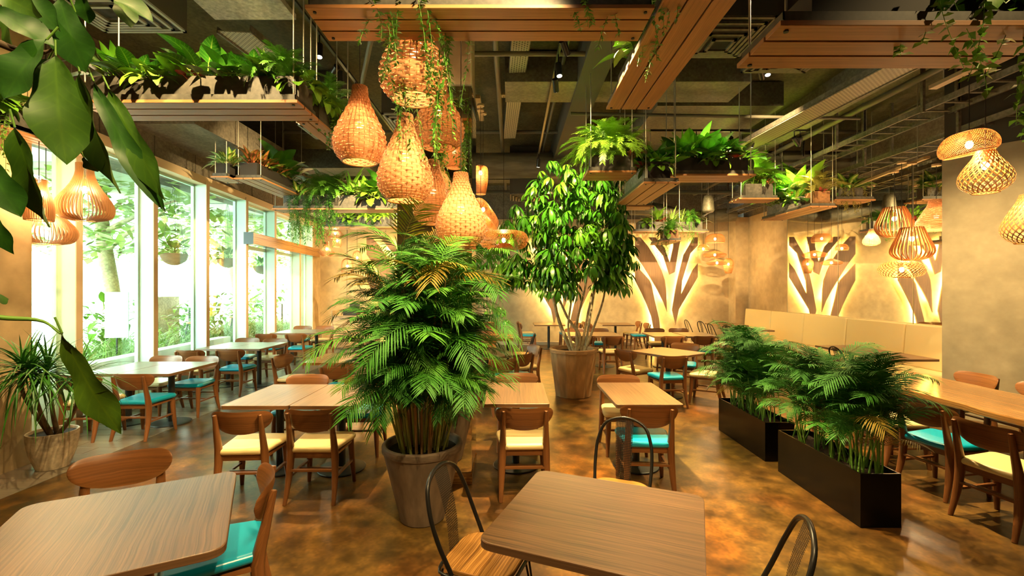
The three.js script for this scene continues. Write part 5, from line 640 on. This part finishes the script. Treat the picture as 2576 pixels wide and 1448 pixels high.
tray(0.2, -3.4, -0.05, -9.0, 4.78, 0.22, 'perforated cable tray running back right of the column'); tray(4.6, -3.4, 4.2, -8.6, 4.35, 0.45, 'perforated cable tray running back behind the top right shelf'); tray(-3.15, -5.15, -2.9, -7.4, 4.72, 0.4, 'perforated tray behind the upper left trough');
// cable ladders and frames along the right-hand ceiling
for (const [x, y, k] of [[6.0, 4.3, 0], [6.5, 4.0, 1]]) { const t = thing('cable_ladder', ['cable ladder along the right ceiling, upper one', 'cable ladder above the mirrors, lower one'][k], 'cable ladder'); for (const s of [-0.22, 0.22]) mesh('rail', bx(x + s - 0.015, x + s + 0.015, y, y + 0.08, -13.8, -4.5), M.galv, t); for (let i = 0; i < 30; i++) mesh('rung', bx(x - 0.21, x + 0.21, y + 0.02, y + 0.04, -13.6 + i * 0.31, -13.57 + i * 0.31), M.galv, t); for (let i = 0; i < 6; i++) for (const s of [-0.24, 0.24]) mesh('hanger', bx(x + s - 0.02, x + s + 0.02, y - 0.02, 5.1, -13.2 + i * 1.7, -13.16 + i * 1.7), M.galv, t); }
const pipes = [[V(5.6, 4.7, -14), V(5.6, 4.7, -3), 0.05], [V(6.9, 4.55, -14), V(6.75, 4.55, -7.2), 0.04], [V(6.75, 4.75, -14), V(6.55, 4.75, -7.2), 0.03], [V(-4.5, 4.9, -9), V(7, 4.9, -9), 0.035], [V(-1.5, 4.7, -5.6), V(5, 4.7, -5.6), 0.03], [V(0.9, 4.5, -7), V(5.5, 4.5, -7.2), 0.025], [V(-0.2, 4.85, -14), V(-0.2, 4.85, -2), 0.04], [V(0.7, 4.9, -12), V(0.7, 4.9, -2), 0.025], [V(-4.5, 4.6, -12), V(-1.2, 4.6, -4.2), 0.03], [V(-6, 4.3, -11.8), V(7, 4.3, -11.8), 0.05]];
pipes.forEach(([a, b, r], i) => tagMesh('pipe', rod(a, b, r, 12), i % 2 ? M.pipe : M.duct, ['thick pipe running back over the booth', 'pipe above the lower cable ladder', 'thin conduit above the lower cable ladder', 'pipe crossing the whole ceiling halfway back', 'thin pipe crossing in front of the umbrella tree duct', 'conduit crossing above the right shelves', 'pipe running back over the column', 'thin conduit running back beside the centre beam', 'slanting pipe above the window tables', 'thick pipe crossing the far ceiling'][i], 'pipe'));
tagMesh('ventilation_duct', tube([V(3.0, 4.2, -13.6), V(4.2, 4.15, -13.5), V(4.9, 3.98, -13.5), V(5.6, 3.92, -13.5), V(6.6, 4.0, -13.5)], 0.2, 40, 16), M.duct, 'sagging flexible duct above the far corner', 'duct');
{ const t = thing('pendant_speaker', 'hanging grey flower-pot speaker above the long black trough', 'speaker', [5.0, 3.75, -11.6]); mesh('body', lathe([[0, 0], [0.12, 0], [0.15, 0.05], [0.13, 0.3], [0.1, 0.42], [0, 0.44]], 24), M.duct, t); mesh('rod', rod(V(0, 0.42, 0), V(0, 1.35, 0), 0.008), M.steel, t); }
function lampRail(a, b, label) { const t = thing('lamp_rail', label, 'lamp rail'); mesh('rail', bar(a, b, 0.09, 0.04), M.canopyWood, t); for (const p of [a.clone().lerp(b, 0.1), a.clone().lerp(b, 0.9)]) mesh('rod', rod(p, V(p.x, CEIL - 0.01, p.z), 0.006, 6), M.steel, t); }
lampRail(V(4.62, 4.02, -5.0), V(4.62, 4.02, -3.7), 'wooden lamp rail over the communal table'); lampRail(V(6.55, 3.77, -8.8), V(6.2, 3.77, -6.8), 'wooden lamp rail over the booth tables');
for (const [x, z] of [[-0.55, -7.7], [-0.2, -7.75]]) tagMesh('lamp_rail', bx(x - 0.04, x + 0.04, 4.86, 4.92, z - 0.6, z + 0.4), M.canopyWood, x < -0.4 ? 'wooden lamp rail behind the column, left one' : 'wooden lamp rail behind the column, right one', 'lamp rail');
// ---------- outside the windows ----------
const OUT = (name, label, cat, p, turn, group) => thing(name, label, cat, p, turn, group);
smesh('ground_outside', bx(-60, -5.85, -0.3, -0.05, -70, 12), std([0.62, 0.62, 0.58], 0.9, { map: grimeTex }));
smesh('trim_canopy', bx(-9.4, -6.0, 4.05, 4.2, -30, 6), std([0.75, 0.8, 0.8], 0.7));
for (let i = 0; i < 16; i++) smesh('trim_canopy_joint', bx(-10.4, -6.0, 4.035, 4.05, -26 + i * 2.0, -25.97 + i * 2.0), std([0.4, 0.45, 0.45], 0.7));
{ // white building across the way
  const b = OUT('building', 'white low building with dark glazing across the courtyard', 'building', [-30, 0, -18], 0.25);
  mesh('wall', bx(-0.5, 0, 0, 9, -34, 22), std([0.5, 0.51, 0.5], 0.9, { map: grimeTex }), b);
  const wm = std([0.12, 0.22, 0.23], 0.15); for (let i = 0; i < 9; i++) { const w = mesh('window', bx(0, 0.05, 0.6, 4.2, -31 + i * 5.6, -27.6 + i * 5.6), wm, b); mesh('mullion', bx(0.05, 0.09, 0.6, 4.2, -29.4 + i * 5.6, -29.3 + i * 5.6), M.frameWhite, w); }
  mesh('cornice', bx(0, 0.6, 4.9, 5.3, -34, 22), M.frameWhite, b);
}
const gardenLeaf = leafM([0.46, 0.68, 0.24]);
function tree(x, z, h, sd, label) {
  const t = OUT('garden_tree', label, 'tree', [x, -0.05, z]); reseed(sd);
  mesh('trunk', limb([V(0, 0, 0), V(0.1, h * 0.3, 0.05), V(-0.15, h * 0.6, 0), V(-0.1, h, 0.1)], [0.2, 0.16, 0.13, 0.06], 14, 10), M.bark, t);
  for (let i = 0; i < 9; i++) { const a = i * 2.4, y = h * rr(0.5, 0.9); mesh('bough', limb([V(-0.1, y, 0), V(Math.cos(a) * 0.9, y + 0.5, Math.sin(a) * 0.9), V(Math.cos(a) * 1.9, y + 0.8, Math.sin(a) * 1.9)], [0.06, 0.04, 0.012], 8, 6), M.bark, t); }
  const ls = []; for (let i = 0; i < 3000; i++) { const a = rr(0, 6.28), q0 = Math.sqrt(rnd()) * 2.15, lay = Math.floor(rr(0, 5)), y = h * 0.5 + lay * 0.5 + 0.12 * Math.sin(a * 3) + 0.1 * q0 + rr(-0.1, 0.1), s = rr(0.09, 0.2), c = V(Math.cos(a) * q0, y, Math.sin(a) * q0), d = V(rr(-1, 1), rr(-0.3, 0.3), rr(-1, 1)).normalize(), e = d.clone().cross(V(0, 1, 0)).normalize().multiplyScalar(s * 0.5); const p0 = c.clone().addScaledVector(d, -s), p1 = c.clone().addScaledVector(d, s); ls.push(p0, c.clone().add(e), c.clone().sub(e), p1); }
  const P = [], I = [], U = []; ls.forEach((p, i) => { P.push(p.x, p.y, p.z); U.push(0.5, 0.3); if (i % 4 === 0) I.push(i, i + 1, i + 2, i + 1, i + 3, i + 2); }); const f = mesh('foliage', geo(P, I, U), gardenLeaf, t); f.userData.kind = 'stuff';
}
tree(-8.75, -9.9, 5.2, 3, 'garden tree with a pale trunk outside the second window'); tree(-9.3, -15.2, 5.6, 4, 'garden tree with a leaning pale trunk outside the middle window'); tree(-13, -24, 6, 5, 'distant garden tree outside beyond the glass door');
{ // grasses in the bed under the windows: uncountable
  const g = leafGeo(0.75, 0.02, { droop: 0.7, shape: 'strap', n: 4 }), n = 5200, im = new THREE.InstancedMesh(g, leafM([0.42, 0.66, 0.18]), n), o = new THREE.Object3D(); reseed(66); o.rotation.order = 'YXZ';
  for (let i = 0; i < n; i++) { const z = rr(-16, -3.5); o.position.set(-6.35 - 0.0856 * (-z - 5.6) - rr(0, 1.5), 0.42, z); o.rotation.set(-rr(0.6, 1.5), rr(0, 6.28), 0); o.scale.setScalar(rr(0.6, 1.25)); o.updateMatrix(); im.setMatrixAt(i, o.matrix); }
  im.name = 'grass_bed'; im.userData = { kind: 'stuff', label: 'tall green grasses in the bed outside the windows', category: 'grass' }; scene.add(im);
  smesh('ground_bed', bx(-9.0, -6.1, -0.05, 0.45, -17, -3.4), std([0.25, 0.22, 0.15], 0.95));
}
function bush(x, z, s, sd, label) { const t = OUT('garden_bush', label, 'bush', [x, 0.25, z]); reseed(sd); for (let i = 0; i < 150; i++) put('leaf', G.lance[i % 3], i % 3 ? M.mid : M.lime, t, rr(-0.4, 0.4) * s, rr(0, 1.1) * s, rr(-0.4, 0.4) * s, rr(0, 6.28), rr(-0.3, 1), 0, s * rr(0.8, 1.4)); }
bush(-8.2, -9.2, 1.1, 11, 'leafy bush outside the second window'); bush(-8.6, -13.2, 1.2, 12, 'leafy bush outside the fourth window'); bush(-8.6, -15.4, 1.3, 13, 'leafy bush outside the glass door'); bush(-7.9, -11.1, 1.0, 14, 'leafy bush outside the third window'); bush(-9.6, -17.5, 1.5, 15, 'large leafy bush farthest outside beyond the door'); bush(-8.0, -7.2, 0.9, 16, 'leafy bush outside the first window');
{ // outdoor bar stools and counters
  const st = OUT('bar_stool', 'wooden-topped bar stool outside the third window', 'stool', [-7.35, 0.28, -10.6], 0, 'outdoor bar stools'); mesh('seat', cyl(0.2, 0.2, 0.04, 0, 0.74, 0, 20), M.honeyWood, st); for (const [a, b] of [[-1, -1], [1, -1], [-1, 1], [1, 1]]) mesh('leg', rod(V(a * 0.12, 0.72, b * 0.12), V(a * 0.2, 0, b * 0.2), 0.018), M.darkMetal, st); mesh('footrest', new THREE.TorusGeometry(0.2, 0.01, 6, 24).rotateX(Math.PI / 2).translate(0, 0.3, 0), M.darkMetal, st);
  copy(st, [-7.6, 0.28, -12.6], 0.5, 'bar stool outside the fourth window'); copy(st, [-8.0, 0.28, -15.0], 0.2, 'bar stool outside the glass door');
  const tb = OUT('bar_counter', 'narrow high bar counter outside the fourth window', 'table', [-8.0, 0.28, -12.2], 0.1); mesh('top', rbox(1.6, 0.04, 0.45, 0.01, 0, 1.02, 0), M.frameWhite, tb); for (const x of [-0.6, 0.6]) mesh('leg', rod(V(x, 0, 0), V(x, 1.0, 0), 0.03), M.darkMetal, tb); copy(tb, [-8.4, 0.28, -15.4], 0.1, 'narrow high bar counter outside the glass door');
  const sb = OUT('sign_board', 'blank white notice board standing outside the second window', 'notice board', [-6.9, 0.0, -7.95], 0.2); mesh('panel', rbox(0.36, 0.8, 0.02, 0.004, 0, 1.35, 0), M.frameWhite, sb); mesh('post', rod(V(0, 0, 0), V(0, 0.95, 0), 0.015), M.darkMetal, sb);
  const ac = OUT('slatted_enclosure', 'white slatted equipment enclosure outside the third window', 'enclosure', [-9.4, 0, -11.6], 0.1); mesh('frame', bx(-0.6, 0.6, 0, 1.6, -0.45, 0.4), M.board, ac); for (let i = 0; i < 16; i++) mesh('slat', bx(-0.6, 0.6, 0.08 + i * 0.095, 0.14 + i * 0.095, 0.41, 0.43), M.frameWhite, ac);
}
for (const [x, y, z, l] of [[-7.2, 2.55, -9.7, 'hanging moss basket outside the third window'], [-7.5, 2.6, -12.0, 'hanging moss basket outside the fourth window'], [-7.8, 2.5, -14.2, 'hanging moss basket outside the glass door']]) { const t = OUT('hanging_basket', l, 'hanging basket', [x, y, z]); mesh('basket', new THREE.SphereGeometry(0.25, 18, 10, 0, 6.2832, Math.PI / 2, Math.PI / 2), M.barkBrown, t); mesh('soil', new THREE.CircleGeometry(0.24, 20).rotateX(-Math.PI / 2), M.soil, t); for (const a of [0, 2.1, 4.2]) mesh('wire', rod(V(0.24 * Math.cos(a), 0, 0.24 * Math.sin(a)), V(0, 1.5, 0), 0.004, 5), M.darkMetal, t); plant(t, 'philodendron', 0, 0, 0, 1); }
scene.traverse((o) => { if (o.isMesh) { o.castShadow = true; o.receiveShadow = true; } if (o.isSpotLight || o.isPointLight) { o.castShadow = true; } });
renderer.render(scene, camera);
